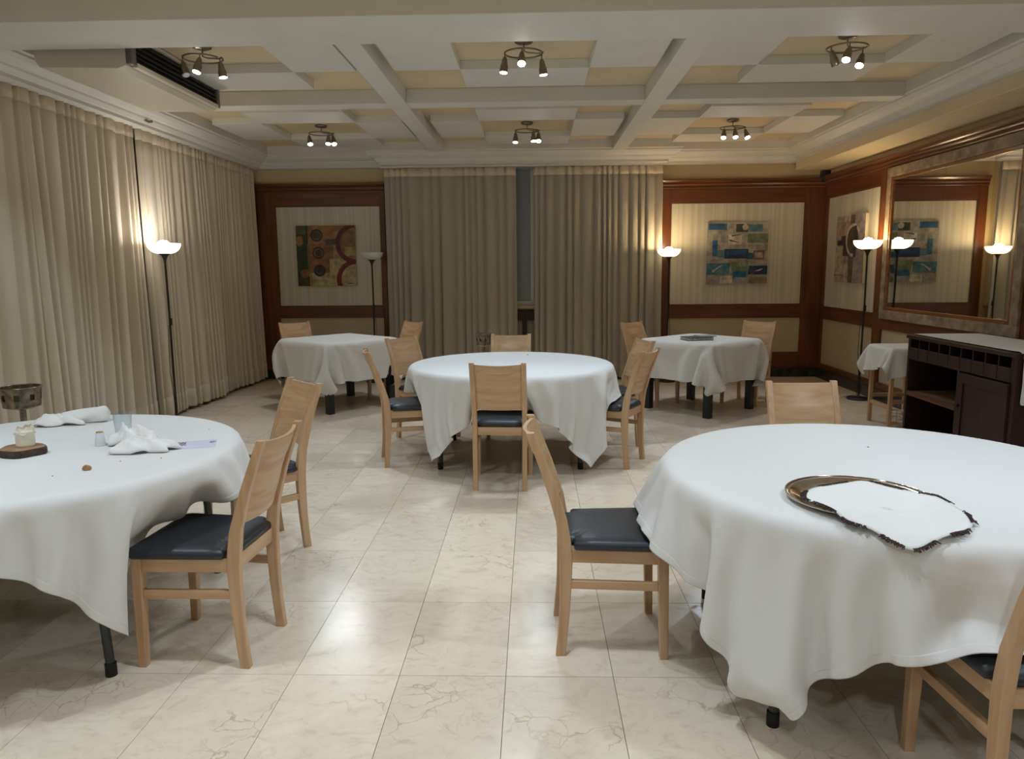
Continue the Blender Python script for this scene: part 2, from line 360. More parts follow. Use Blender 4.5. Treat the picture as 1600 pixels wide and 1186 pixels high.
wains('r', wr, YF, YB-.036, [(-2.6, 1.2), (1.5, 5.6), (6.0, 8.33), (8.53, 10.02)], 2.55, (.80, .955), (.20, .80), (.955, 2.385), True, M['mahogy'], M['mahog'])
struct(MB().box(1.70, XR, YB-.05, YB, 0, .13).build('baseboard_back', M['skirt'], bevel=.004))
struct(MB().box(XR-.05, XR, YF, YB-.05, 0, .13).build('baseboard_right', M['skirt'], bevel=.004))
struct(MB().box(XL, -1.95, YB-.05, YB, 0, .13).build('baseboard_left', M['skirt'], bevel=.004))
# window reveal and blind behind the gap between the back curtains
wn = MB().box(-1.9, 1.6, YB-.02, YB, 1.0, 2.84).build('window_1', M['white']); struct(wn)
MB().box(-1.8, 1.5, YB-.03, YB-.02, 1.06, 2.80).build('blind', M['blind'], wn)
MB().box(-1.95, 1.65, YB-.08, YB, .955, 1.0).build('sill', M['creamwall'], wn, bevel=.004)
MB().box(-.03, .01, YB-.045, YB-.03, 1.06, 2.80).build('mullion', M['white'], wn, bevel=.003)

# ------------------------------------------------------------------ curtains
def curtain(origin, ax, L, ztop, zbot, pleats, amp, seed, mat, label, lean=0.0, taper=0.0):
    rng = random.Random(seed); ax = Vector((*ax, 0)); nrm = Vector((ax.y, -ax.x, 0)); O = Vector((*origin, 0))
    ns = pleats*10+1; zr = [0, .02, .06, .10, .25, .5, .8, 1.1, 1.4, 1.7, 2.0, 2.25, 2.45, 2.6, ztop-zbot]
    ph = [rng.uniform(-.5, .5) for _ in range(pleats+2)]; am = [rng.uniform(.4, 1.35) for _ in range(pleats+2)]; dr = [rng.uniform(-.9, .9) for _ in range(pleats+2)]
    def pt(t, h, extra=0):
        k = t+.35/pleats*(math.sin(t*11+seed)+.8*math.sin(t*23+2*seed)); k = max(0, min(1, k))*pleats; i = min(int(k), pleats-1); fr = k-i; top = h/(ztop-zbot)
        a0, a1 = am[i]*(1-fr)+am[i+1]*fr, dr[i]*(1-fr)+dr[i+1]*fr
        phs = (ph[i]*(1-fr)+ph[i+1]*fr)*.8 + a1*(1-top)*.9
        wv = 2*abs(math.sin(PI*k+phs/2))**.65-1.2
        A = amp*(a0*(1-top)+.55*top) * (1+.25*(1-top))
        u = t*L*(1-taper*(1-top)) + lean*(1-top) + .018*math.cos(2*PI*k+phs)*(1-top*.5)
        p = O + ax*u + nrm*(A*wv + extra + .03*(1-top)*math.sin(t*5+seed)); return (p.x, p.y, zbot+h)
    root = thing('curtain', label, 'curtain', (O.x+ax.x*L/2, O.y+ax.y*L/2, 0), 0, 'pleated floor-length curtains')
    inv = Vector((O.x+ax.x*L/2, O.y+ax.y*L/2, 0))
    loc = lambda p: (p[0]-inv.x, p[1]-inv.y, p[2])
    mb = MB(); mb.grid([[loc(pt(j/(ns-1), h)) for j in range(ns)] for h in zr])
    c = mb.build('drape', mat, root); sd = c.modifiers.new('thick', 'SOLIDIFY'); sd.thickness = .004; sd.offset = 0
    H = ztop-zbot
    hb = MB(); hb.grid([[loc(pt(j/(ns-1), h, .005)) for j in range(ns)] for h in (H-.095, H-.05, H+.012)])
    hh = hb.build('heading', M['tape'], root); sd = hh.modifiers.new('thick', 'SOLIDIFY'); sd.thickness = .004; sd.offset = 0
    he = MB(); he.grid([[loc(pt(j/(ns-1), h, .004)) for j in range(ns)] for h in (.0, .02, .06, .10, .20)])
    hm = he.build('hem', mat, root); sd = hm.modifiers.new('thick', 'SOLIDIFY'); sd.thickness = .003; sd.offset = 0
    return root
CX = -3.74
cz = 2.835
curtain((CX-.01, 3.2), (0, 1), 2.325, cz, .035, 17, .05, 1, M['curt'], 'beige pleated curtain nearest the camera at the far left edge', .0)
curtain((CX, 5.50), (0, 1), 1.585, cz, .03, 13, .05, 2, M['curt'], 'beige pleated curtain on the left wall ending just before the lit floor lamp', .0, .010)
curtain((CX, 7.11), (0, 1), 1.52, cz, .035, 13, .047, 3, M['curt'], 'beige pleated curtain directly behind the lit floor lamp on the left', .035, .0)
curtain((CX, 8.64), (0, 1), 1.42, cz, .035, 13, .042, 4, M['curt'], 'last beige pleated curtain on the left wall, beside the dark wood panelling')
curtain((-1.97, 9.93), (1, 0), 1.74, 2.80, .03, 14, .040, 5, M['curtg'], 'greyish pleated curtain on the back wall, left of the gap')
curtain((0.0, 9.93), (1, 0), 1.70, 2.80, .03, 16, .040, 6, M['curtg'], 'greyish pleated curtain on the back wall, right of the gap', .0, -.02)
struct(MB().box(CX-.02, CX+.02, 3.0, 10.1, 2.852, 2.872).build('trim_4', M['white']))
struct(MB().box(-2.0, 1.75, 9.91, 9.95, 2.816, 2.838).build('trim_5', M['white']))
# radiator cover seen in the gap
rc = thing('radiator_cover', 'dark wood radiator cover with pale lattice behind the gap in the curtains', 'radiator cover', (-.1, 10.095, 0))
MB().box(-.75, .75, -.055, .05, .88, .93).build('cover_top', M['dark'], rc, bevel=.004)
for x in (-.75, -.05, .69): MB().box(x, x+.06, -.05, .0, 0, .88).build('stile', M['dark'], rc, bevel=.003)
for z0, z1 in ((.80, .88), (.0, .10)):
    MB().box(-.69, -.05, -.05, .0, z0, z1).build('rail', M['dark'], rc); MB().box(.01, .69, -.05, .0, z0, z1).build('rail', M['dark'], rc)
for xa, xb in ((-.69, -.05), (.01, .69)):
    lb = MB()
    for i in range(1, 24): x = xa+(xb-xa)*i/24; lb.box(x-.005, x+.005, -.030, -.024, .1, .8)
    for i in range(1, 26): z = .1+.7*i/26; lb.box(xa, xb, -.024, -.018, z-.005, z+.005)
    lo = lb.build('lattice', M['cane'], rc); lo['kind'] = 'stuff'

# ------------------------------------------------------------------ paintings
def painting(loc, rz, label, bg, shapes, size=.81):
    root = thing('painting', label, 'painting', loc, rz, 'square canvases on the wallpaper panels')
    h = size/2
    MB().box(-h, h, -.035, 0, -h, h).build('canvas', M['canvas'], root, bevel=.003)
    vs, fs, cs = [], [], []
    def poly(pts, col, lay):
        b = len(vs)
        for x, y in pts: vs.append(((min(max(x, 0), 1)-.5)*size, -.0352-lay*.0006, (.5-min(max(y, 0), 1))*size))
        fs.append(list(range(b, b+len(pts)))[::-1]); cs.append(col)
    poly([(0, 0), (1, 0), (1, 1), (0, 1)], bg, 0)
    for li, s in enumerate(shapes):
        k, col = s[0], s[-1]
        if k == 'r': x0, y0, x1, y1 = s[1:5]; sk = s[5] if len(s) > 6 else 0; poly([(x0+sk, y0), (x1+sk, y0), (x1, y1), (x0, y1)], col, li+1)
        if k == 'o': cx, cy, rx, ry = s[1:5]; poly([(cx+rx*math.cos(a*PI/14), cy+ry*math.sin(a*PI/14)) for a in range(28)], col, li+1)
        if k == 'a':
            cx, cy, ra, rb, a0, a1 = s[1:7]
            for q in range(20):
                t0, t1 = [math.radians(a0+(a1-a0)*(q+d)/20) for d in (0, 1)]
                P4 = [(cx+ra*math.cos(t0), cy+ra*math.sin(t0)), (cx+rb*math.cos(t0), cy+rb*math.sin(t0)), (cx+rb*math.cos(t1), cy+rb*math.sin(t1)), (cx+ra*math.cos(t1), cy+ra*math.sin(t1))]
                if min(p[0] for p in P4) < 1 and min(p[1] for p in P4) < 1: poly(P4, col, li+1)
        if k == 'l':
            x0, y0, x1, y1, wd = s[1:6]; dx, dy = x1-x0, y1-y0; q = math.hypot(dx, dy); nx, ny = -dy/q*wd, dx/q*wd
            poly([(x0-nx, y0-ny), (x1-nx*.4, y1-ny*.4), (x1+nx*.4, y1+ny*.4), (x0+nx, y0+ny)], col, li+1)
    me = bpy.data.meshes.new('painted_surface'); me.from_pydata(vs, [], fs); me.materials.append(M['paint'])
    ca = me.color_attributes.new('Col', 'FLOAT_COLOR', 'CORNER'); i = 0
    for f, c in zip(fs, cs):
        for _ in f: ca.data[i].color = (*c, 1); i += 1
    o = bpy.data.objects.new('painted_surface', me); COL.objects.link(o); o.parent = root
    return root
br, dbr, ol, mar, gn, orc, crm = (.30, .15, .055), (.045, .03, .018), (.42, .33, .13), (.11, .012, .018), (.025, .035, .018), (.30, .13, .04), (.46, .37, .19)
painting((-2.815, YB-.014, 1.69), 0, 'square abstract painting of brown circles and maroon arcs beside the unlit lamp', (.34, .22, .09), [
    ('r', 0, 0, .2, 1, gn), ('r', .0, .0, .17, .14, (.10, .09, .03)), ('r', .18, .3, .22, .8, (.14, .13, .04)), ('r', .2, 0, .62, .32, br), ('r', .22, .3, .6, .78, (.27, .12, .045)), ('r', .52, .34, .62, .78, (.22, .10, .05)),
    ('r', .25, .78, .55, 1, crm), ('r', .55, .55, 1, 1, crm), ('r', .45, 0, 1, .1, orc), ('r', .5, .22, .72, .32, (.10, .07, .06)),
    ('o', .06, .25, .06, .09, orc), ('o', .13, .79, .08, .07, (.26, .11, .03)), ('r', .02, .86, .2, 1, (.05, .05, .02)),
    ('o', .35, .16, .105, .105, dbr), ('a', .35, .16, .06, .075, 0, 360, (.12, .09, .06)), ('o', .37, .45, .10, .10, dbr), ('a', .37, .45, .055, .075, 0, 360, (.16, .12, .08)), ('o', .38, .745, .10, .10, (.03, .014, .012)), ('a', .38, .745, .05, .06, 0, 360, (.10, .07, .05)),
    ('o', 1.0, .30, .30, .235, (.22, .12, .05)), ('r', .82, .36, 1, .5, ol), ('a', 1.0, .30, .26, .335, 90, 270, mar), ('a', 1.0, .90, .26, .335, 90, 270, (.15, .012, .018)), ('r', .84, .955, .95, .965, dbr)])
gy, bl, db, cy, grn, dgn, wht = (.40, .36, .30), (.03, .13, .27), (.012, .035, .11), (.08, .22, .27), (.17, .22, .13), (.05, .06, .045), (.58, .54, .44)
painting((2.735, YB-.014, 1.68), 0, 'square abstract painting of blue and green blocks on grey', gy, [
    ('r', .02, .02, .32, .12, bl), ('r', .47, .03, .67, .16, dgn), ('o', .62, .08, .05, .05, wht), ('r', .68, .04, .90, .155, cy), ('r', .66, .185, 1.0, .335, .01, grn),
    ('r', .22, .21, .36, .33, (.27, .27, .24)), ('r', .35, .2, .57, .36, wht), ('l', .36, .29, .52, .33, .012, dgn), ('l', .4, .22, .55, .2, .012, dgn), ('r', .09, .29, .17, .55, bl),
    ('r', .17, .45, .3, .57, (.13, .22, .26)), ('r', .29, .435, .68, .59, db), ('r', .33, .45, .66, .53, (.02, .07, .19)), ('r', .67, .5, .77, .6, (.02, .08, .17)), ('r', .76, .46, .94, .61, (.16, .11, .09)), ('r', .79, .49, .92, .58, (.40, .32, .26)),
    ('r', .0, .665, .38, .84, (.08, .20, .25)), ('l', .1, .8, .25, .7, .02, wht), ('l', .14, .8, .22, .73, .008, dgn), ('r', .41, .635, .68, .80, grn), ('r', .53, .64, .66, .72, (.26, .31, .2)),
    ('r', .68, .71, 1.0, .85, .02, db), ('l', .74, .83, .92, .76, .016, wht), ('l', .72, .82, .9, .80, .02, dgn), ('r', .44, .80, .66, .9, (.02, .15, .27)), ('r', .44, .9, .66, 1, (.35, .36, .34)), ('r', .22, .875, .43, 1, wht), ('r', .0, .86, .21, 1, (.34, .30, .25)), ('r', .70, .9, 1, 1, (.24, .19, .13))])
pk, pl, bg3 = (.36, .26, .20), (.34, .28, .27), (.46, .38, .28)
painting((XR-.014, 9.225, 1.70), -PI/2, 'square abstract painting in mauve and brown on the right wall beside the lamp', bg3, [
    ('r', 0, .08, .5, .42, pk), ('r', .66, 0, 1, 1, pl), ('r', .50, 0, .66, 1, (.14, .09, .075)), ('r', .06, .36, .3, .44, (.05, .03, .03)), ('r', .2, .3, .36, .42, (.05, .03, .03)), ('r', .28, .42, .6, .60, (.055, .03, .028)),
    ('o', .62, .37, .2, .21, (.09, .06, .06)), ('a', .62, .37, .2, .245, 60, 380, (.60, .54, .48)), ('r', .66, .16, .74, .62, (.06, .04, .04)), ('r', .82, .25, 1, 1, pl), ('r', .25, .6, .5, .72, (.38, .28, .2)), ('r', .0, .88, .38, .9, (.25, .2, .17))])

# ------------------------------------------------------------------ mirror on the right wall
mr = thing('wall_mirror', 'large wall mirror in a distressed whitewashed wood frame above the sideboard', 'mirror', (XR-.036, 7.15, 0))
ya, yb, za, zb_ = 5.96-7.15, 8.32-7.15, .92, 2.535; fw = .098
for a in ((ya, yb, za, za+fw), (ya, yb, zb_-fw, zb_), (ya, ya+fw, za+fw, zb_-fw), (yb-fw, yb, za+fw, zb_-fw)):
    MB().box(-.03, 0, *a).build('frame', M['frame'], mr, bevel=.005)
i0, i1, j0, j1 = ya+fw, yb-fw, za+fw, zb_-fw; t = .035
for a in ((i0, i1, j0, j0+t), (i0, i1, j1-t, j1), (i0, i0+t, j0+t, j1-t), (i1-t, i1, j0+t, j1-t)):
    MB().box(-.024, -.002, *a).build('inner_trim', M['gold'], mr, bevel=.006)
ys = [i0+t, 6.45-7.15, 7.20-7.15, i1-t]
for k in range(3):
    MB().box(-.010, -.004, ys[k]+.001, ys[k+1]-.001, j0+t, j1-t).build('mirror_pane', M['mirror'], mr)

# ------------------------------------------------------------------ ceiling spots
def spot_fixture(loc, heads, label, rzv=0, visible=True):
    root = thing('ceiling_spotlight', label, 'ceiling light', loc, rzv, 'three-headed ceiling spotlights')
    MB().lathe([(.0, 0), (.065, 0), (.065, -.018), (.05, -.026), (.0, -.028)], 24).build('rosette', M['nickel'], root)
    MB().tube([(0, 0, -.02), (0, 0, -.075), (.03, .01, -.085), (.10, .03, -.085), (.135, .02, -.085)], .006).build('stem', M['nickel'], root)
    MB().tube([(.135*math.cos(a), .135*math.sin(a), -.085-.01*(i/40)) for i, a in enumerate([2*PI*i/40*.94 for i in range(41)])], .0065).build('ring', M['nickel'], root)
    for (ang, tilt, az, lm, pw) in heads:
        a = math.radians(ang); p = Vector((.135*math.cos(a), .135*math.sin(a), -.09))
        tl = math.radians(tilt); azr = math.radians(az)
        d = Vector((math.sin(tl)*math.cos(azr), math.sin(tl)*math.sin(azr), -math.cos(tl)))
        q = p + Vector((0, 0, -.03))
        hb = MB(); hb.tube([p, q, q+d*.012], .005)
        hb.tube([q, q+d*.02, q+d*.055, q+d*.06, q+d*.105], [.011, .019, .024, .028, .029], 14)
        hd = hb.build('spot_head', M['nickel'], root)
        lb = MB(); lb.tube([q+d*.105, q+d*.109, q+d*.112], [.026, .0255, .018], 14); lb.build('lens', M[lm], hd)
        if pw > 0:
            ld = bpy.data.lights.new('spot_beam', 'SPOT'); ld.energy = SPOT_W*pw; ld.spot_size = math.radians(104); ld.spot_blend = .6; ld.shadow_soft_size = .03
            ld.color = COOL if lm == 'led' else WHITE
            lo = bpy.data.objects.new('spot_beam', ld); COL.objects.link(lo)
            wm = Matrix.Translation(loc) @ Matrix.Rotation(rzv, 4, 'Z')
            lo.location = wm @ (q+d*.125); dd = wm.to_3x3() @ d; lo.rotation_euler = dd.to_track_quat('-Z', 'Y').to_euler()
A3 = lambda l, c, r: [l, c, r]
spot_fixture((-.06, 5.5, ZC), [(190, 6, 200, 'led', .85), (265, 32, 268, 'ledw', .85), (20, 8, 30, 'led', .85)], 'central three-headed ceiling spotlight nearest the wide beam')
spot_fixture((-2.36, 5.5, ZC), [(200, 22, 320, 'leddim', .0), (285, 18, 235, 'led', .85), (350, 8, 20, 'led', .85)], 'three-headed ceiling spotlight beside the air conditioner')
spot_fixture((2.20, 5.5, ZC), [(200, 30, 30, 'leddim', .0), (255, 28, 225, 'led', .85), (20, 32, 230, 'ledw', .85)], 'near right three-headed ceiling spotlight toward the mirror wall')
spot_fixture((-2.36, 8.49, ZC), [(200, 24, 300, 'led', .48), (320, 18, 270, 'ledw', .48), (350, 26, 300, 'ledw', .48)], 'far left three-headed ceiling spotlight in front of the dark panelling')
spot_fixture((-.06, 8.49, ZC), [(200, 12, 260, 'ledw', .48), (340, 24, 265, 'led', .48), (300, 10, 280, 'ledw', .48)], 'far central three-headed ceiling spotlight in front of the back curtains')
spot_fixture((2.20, 8.49, ZC), [(215, 28, 250, 'led', .48), (265, 22, 270, 'ledw', .48), (330, 28, 290, 'led', .48)], 'far right three-headed ceiling spotlight above the blue painting')
for y, row in ((2.2, 'just behind the wide beam'), (-.9, 'at the back of the room')):      # the same fixtures go on over the near half of the room, behind the lens
    for x, wd in ((-2.36, 'left'), (-.06, 'middle'), (2.20, 'right')):
        pw = .9 if y > 0 else .85
        spot_fixture((x, y, ZC), [(190, 20, 190, 'led', pw), (270, 15, 90, 'ledw', pw), (20, 20, 60, 'led', pw)], '%s three-headed ceiling spotlight %s' % (wd, row))

# ------------------------------------------------------------------ air conditioner
ac = thing('air_conditioner', 'large ceiling-hung air conditioner with dark outlet beside the left curtains', 'air conditioner', (-2.98, 5.82, 2.855))
AC0, AC1 = -.70, .72
ab = MB(); pr = [(-.36, .26), (-.36, .06), (-.33, .015), (.20, 0), (.26, .02), (.26, .26)]
ab.loft([[(x, AC0, z) for x, z in pr], [(x, AC1, z) for x, z in pr]], True, True, smooth=False); ab.build('casing', M['acbody'], ac, bevel=.008)
MB().box(.26, .30, AC0, AC0+.07, .03, .24).build('end_cap', M['acgrey'], ac, bevel=.008); MB().box(.26, .30, AC1-.05, AC1, .03, .24).build('end_cap', M['acgrey'], ac, bevel=.008)
MB().box(.26, .272, AC0+.07, AC1-.05, .05, .22).build('outlet', M['acdark'], ac)
MB().box(.26, .305, AC0+.07, AC1-.05, .02, .05).build('lower_lip', M['acbody'], ac, bevel=.005); MB().box(.26, .305, AC0+.07, AC1-.05, .22, .24).build('upper_lip', M['acbody'], ac, bevel=.005)
for z in (.085, .115, .15, .185): MB().box(.272, .296, AC0+.08, AC1-.06, z-.004, z+.004).build('louvre', M['acdark'], ac)
# small white bracket on the cornice below it
bkt = MB(); bkt.tube([(0, 0, 0), (.03, .03, -.02), (.06, .05, -.015)], .012); tag(bkt.build('cornice_bracket', M['acgrey']), 'small grey hook on the left cornice below the air conditioner', 'hook').location = (-3.60, 7.0, 2.90)

# ------------------------------------------------------------------ floor lamps
def floor_lamp(loc, h, bowl, bulb, col, label, cable=1):
    root = thing('floor_lamp', label, 'floor lamp', loc, 0, 'black uplighter floor lamps')
    MB().lathe([(0, 0), (.125, 0), (.13, .006), (.125, .018), (.05, .028), (.018, .034), (.012, .06), (.0, .06)], 36).build('base', M['black'], root)
    MB().tube([(0, 0, .03), (0, 0, .6), (.003, 0, 1.1), (0, 0, h-.15)], .0105, 12).build('pole', M['black'], root)
    MB().lathe([(0, h-.17), (.012, h-.17), (.016, h-.145), (.03, h-.115), (.052, h-.098), (.055, h-.09), (0, h-.09)], 24).build('shade_holder', M['black'], root)
    R = .15; pr = []
    for i in range(9): a = i/8*PI/2; pr.append((.045+(R-.045)*math.sin(a), h-.095+.095*(1-math.cos(a))))
    pr2 = [(r-.004, z+.004) for r, z in pr[::-1]]
    pr2[0] = (R-.004, h)
    bw = MB(); bw.lathe([(0, h-.095)]+pr+pr2+[(0, h-.091)], 40, cap=False); bw.build('bowl_shade', M[bowl], root)
    if bulb:
        MB().lathe([(0, h-.085), (.018, h-.08), (.022, h-.04), (.045, h-.015), (.048, h+.005), (.035, h+.022), (0, h+.03)], 20).build('bulb', M[bulb], root)
    MB().box(.008, .022, -.012, .012, h*.56, h*.56+.07).build('switch', M['black'], root, bevel=.004)
    sx = cable
    MB().tube([(.012*sx, 0, h*.56), (.03*sx, .005, h*.45), (.035*sx, 0, h*.3), (.012*sx, .0, h*.15), (.02*sx, .01, .05), (.10*sx, .05, .008+.02), (.16*sx, .09, .006)], .003, 6).build('cord', M['black'], root)
floor_lamp((-3.50, 7.00, 0), 1.765, 'bowl_cool', 'bulb_c', (1, .93, .84), 'lit black uplighter lamp in front of the left-hand curtains', -1)
floor_lamp((3.69, 8.36, 0), 1.775, 'bowl_warm', 'bulb_w', WARM, 'lit black uplighter lamp standing beside the mirror on the right', -1)
floor_lamp((1.76, 9.74, 0), 1.73, 'bowl_warm', 'bulb_w', WARM, 'lit black uplighter lamp between the back curtain and the blue painting', 1)
floor_lamp((-2.13, 9.80, 0), 1.725, 'bowl_off', None, None, 'unlit black uplighter lamp beside the brown circle painting', 1)

# ------------------------------------------------------------------ chairs
def make_chair():
    root = thing('dining_chair', '', 'chair', (0, 0, 0), 0, 'beech dining chairs with black seats')
    def rear_y(z):
        ks = [(0, -.198), (.10, -.188), (.25, -.179), (.42, -.177), (.55, -.195), (.70, -.24), (.90, -.315)]
        for (z0, y0), (z1, y1) in zip(ks, ks[1:]):
            if z <= z1: f = (z-z0)/(z1-z0); f = f*f*(3-2*f)*.35+f*.65; return y0+(y1-y0)*f
        return ks[-1][1]
    zs = [0, .05, .12, .2, .3, .4, .47, .55, .62, .7, .8, .895]
    for s in (-1, 1):
        rings = []
        for z in zs:
            y = rear_y(z); d = .019+.006*math.exp(-((z-.42)/.18)**2) - .004*max(0, (z-.6)/.3); wx = .0165
            x = s*(.168 + .004*z)
            rings.append([(x-wx, y-d, z), (x+wx, y-d, z), (x+wx, y+d, z), (x-wx, y+d, z)])
        MB().loft(rings, smooth=False).build('leg', M['beechz'], root, bevel=.004)
        rings = []
        for z in (0, .15, .30, .44):
            d = .016+.004*z/.44*1.2; x = s*.192; y = .19+.012*(1-z/.44)
            rings.append([(x-d, y-d, z), (x+d, y-d, z), (x+d, y+d, z), (x-d, y+d, z)])
        MB().loft(rings, smooth=False).build('leg', M['beechz'], root, bevel=.004)
        a, b = (s*.170, -.165), (s*.192, .175); t = .011
        def bar(z0, z1, name):
            q = MB(); vs = []
            for z in (z0, z1):
                for (x, y) in (a, b): vs += [(x-t, y, z), (x+t, y, z)]
            q.add(vs, [(0, 2, 3, 1), (4, 5, 7, 6), (0, 1, 5, 4), (2, 6, 7, 3), (0, 4, 6, 2), (1, 3, 7, 5)]); q.build(name, M['beechy'], root, bevel=.003)
        bar(.385, .440, 'seat_rail'); bar(.278, .312, 'stretcher')
    MB().box(-.172, .172, .178, .202, .385, .44).build('seat_rail', M['beechx'], root, bevel=.003)
    MB().box(-.152, .152, -.188, -.166, .385, .44).build('seat_rail', M['beechx'], root, bevel=.003)
    # cushion
    def outline(f, grow=0):
        pts = []; c = [(-.150, -.185), (.150, -.185), (.152, -.150), (.200, -.145), (.222, .205), (.205, .232), (-.205, .232), (-.222, .205), (-.200, -.145), (-.152, -.150)]
        for x, y in c: pts.append((x*f, (y-.02)*f+.02))
        return pts
    def dense(p, k=5):
        q = []
        for i in range(len(p)):
            a, b = p[i], p[(i+1) % len(p)]
            for j in range(k): q.append((a[0]+(b[0]-a[0])*j/k, a[1]+(b[1]-a[1])*j/k))
        return q
    rings = [[(x, y, z) for x, y in dense(outline(f))] for f, z in ((.965, .440), (.99, .445), (1.0, .456), (.985, .468), (.93, .478), (.78, .486), (.55, .490), (.25, .492), (.02, .492))]
    MB().loft(rings, True, True, True).build('seat', M['leather'], root)
    # curved back panel
    nx = 14; fr, bk = [], []
    zz = [.565+(.885-.565)*i/8 for i in range(9)]
    for z in zz:
        yb_ = rear_y(z); rf, rb = [], []
        for i in range(nx+1):
            u = -1+2*i/nx; x = u*(.152+.004*z); cv = -.030*(1-u*u)
            rf.append((x, yb_+.012+cv, z-.006*(1-u*u)*(1 if z > .8 else 0))); rb.append((x, yb_-.003+cv, z-.006*(1-u*u)*(1 if z > .8 else 0)))
        fr.append(rf); bk.append(rb)
    pb = MB(); pb.grid(fr[::-1]); pb.grid(bk)
    pb.grid([fr[-1], bk[-1]]); pb.grid([bk[0], fr[0]]); pb.grid([[r[0] for r in fr], [r[0] for r in bk]]); pb.grid([[r[-1] for r in bk], [r[-1] for r in fr]])
    for i in range(len(pb.sm)):
        if i >= 2*nx*8: pb.sm[i] = False
    pb.build('backrest', M['beechx'], root)
    return root
proto = make_chair(); first = [True]; CH = []
def chair(rear_mid, face, label):
    """rear_mid: floor point midway between the rear feet; face: direction the sitter looks"""
    f = Vector(face).normalized(); rz = math.atan2(f.y, f.x)-PI/2
    c = (rear_mid[0]+f.x*.21, rear_mid[1]+f.y*.21, 0)
    CH.append((c[0], c[1], rz))
    if first[0]: proto.location = c; proto.rotation_euler = (0, 0, rz); proto['label'] = label; first[0] = False
    else: dup(proto, c, rz, label)
T_L, T_C, T_R = (-2.13, 3.02), (-.18, 5.90), (1.32, 2.75)
chair((-1.085, 2.775), (-1, .07), 'beech chair nearest the camera at the left round table, seat under the bunched cloth')
chair((-1.36, 3.98), (-.72, -.70), 'beech chair at the right rear of the left round table, seen from behind')
chair((-.232, 4.865), (.04, 1), 'beech chair in the middle facing away, in front of the central round table')
chair((-1.185, 5.625), (.96, .27), 'beech chair seen side-on at the near left of the central round table')
chair((-1.13, 6.62), (.80, -.60), 'beech chair at the far left of the central round table, facing its cloth')
chair((-.21, 6.80), (0, -1), 'beech chair behind the central round table, facing the camera')
chair((.79, 5.56), (-.88, .47), 'beech chair at the near right of the central round table with curved back toward us')
chair((.86, 6.30), (-.97, -.24), 'beech chair at the far right of the central round table behind its neighbour')
chair((.09, 2.885), (1, 0), 'beech chair standing side-on in the foreground at the left of the right round table')
chair((1.44, 3.86), (0, -1), 'beech chair behind the right round table showing only its backrest')
chair((1.365, 1.745), (0, 1), 'beech chair cut off at the bottom right corner of the picture')
chair((-2.78, 8.60), (.62, -.75), 'beech chair at the far left corner of the left square table')
chair((-1.49, 8.605), (-.75, -.66), 'beech chair at the right rear of the left square table by the curtain')
chair((1.18, 8.32), (.70, -.70), 'beech chair at the left rear of the right square table by the curtain')
chair((2.50, 8.33), (-.62, -.76), 'beech chair at the right rear of the right square table below the blue painting')

# ------------------------------------------------------------------ tables
TOPZ = .745
def round_table(c, rot, label):
    root = thing('round_table', label, 'table', (c[0], c[1], 0), rot, 'round folding tables')
    MB().lathe([(0, TOPZ-.04), (.785, TOPZ-.04), (.80, TOPZ-.03), (.80, TOPZ-.018), (.785, TOPZ-.004), (0, TOPZ-.004)], 64).build('tabletop', M['greymetal'], root)
    for a in (45, 135, 225, 315):
        x, y = .75*math.cos(math.radians(a)), .75*math.sin(math.radians(a))
        lg = MB().tube([(x*.9, y*.85, TOPZ-.035), (x, y*.9, .03)], .017, 12).build('leg', M['greymetal'], root)
        MB().lathe([(0, 0), (.021, 0), (.021, .05), (.018, .052), (0, .052)], 14, (x, y*.9, 0)).build('foot_cap', M['rubber'], lg)
round_table(T_L, 0, 'round folding table under the crumpled white cloth on the left')
round_table(T_C, 0, 'round folding table under the white cloth in the centre of the room')
round_table(T_R, 0, 'round folding table under the white cloth with the silver tray')
SQL, SQR = (-2.17, 8.12, math.radians(48)), (1.77, 7.84, math.radians(42))
def square_table(c, side, label):
    root = thing('square_table', label, 'table', (c[0], c[1], 0), c[2], 'square black tables'); h = side/2
    MB().box(-h+.02, h-.02, -h+.02, h-.02, TOPZ-.04, TOPZ-.008).build('tabletop', M['blackwood'], root, bevel=.004)
    for sx in (-1, 1):
        for sy in (-1, 1):
            x, y = sx*(h-.065), sy*(h-.065); MB().box(x-.036, x+.036, y-.036, y+.036, 0, TOPZ-.035).build('leg', M['blackwood'], root, bevel=.004)
    for a in ((-h+.08, h-.08, -h+.035, -h+.055), (-h+.08, h-.08, h-.055, h-.035), (-h+.035, -h+.055, -h+.08, h-.08), (h-.055, h-.035, -h+.08, h-.08)):
        MB().box(*a, TOPZ-.12, TOPZ-.035).build('apron', M['blackwood'], root)
square_table(SQL, .92, 'square black-legged table under a white cloth before the left panelling')
square_table(SQR, .88, 'square black-legged table under a white cloth before the right panelling')

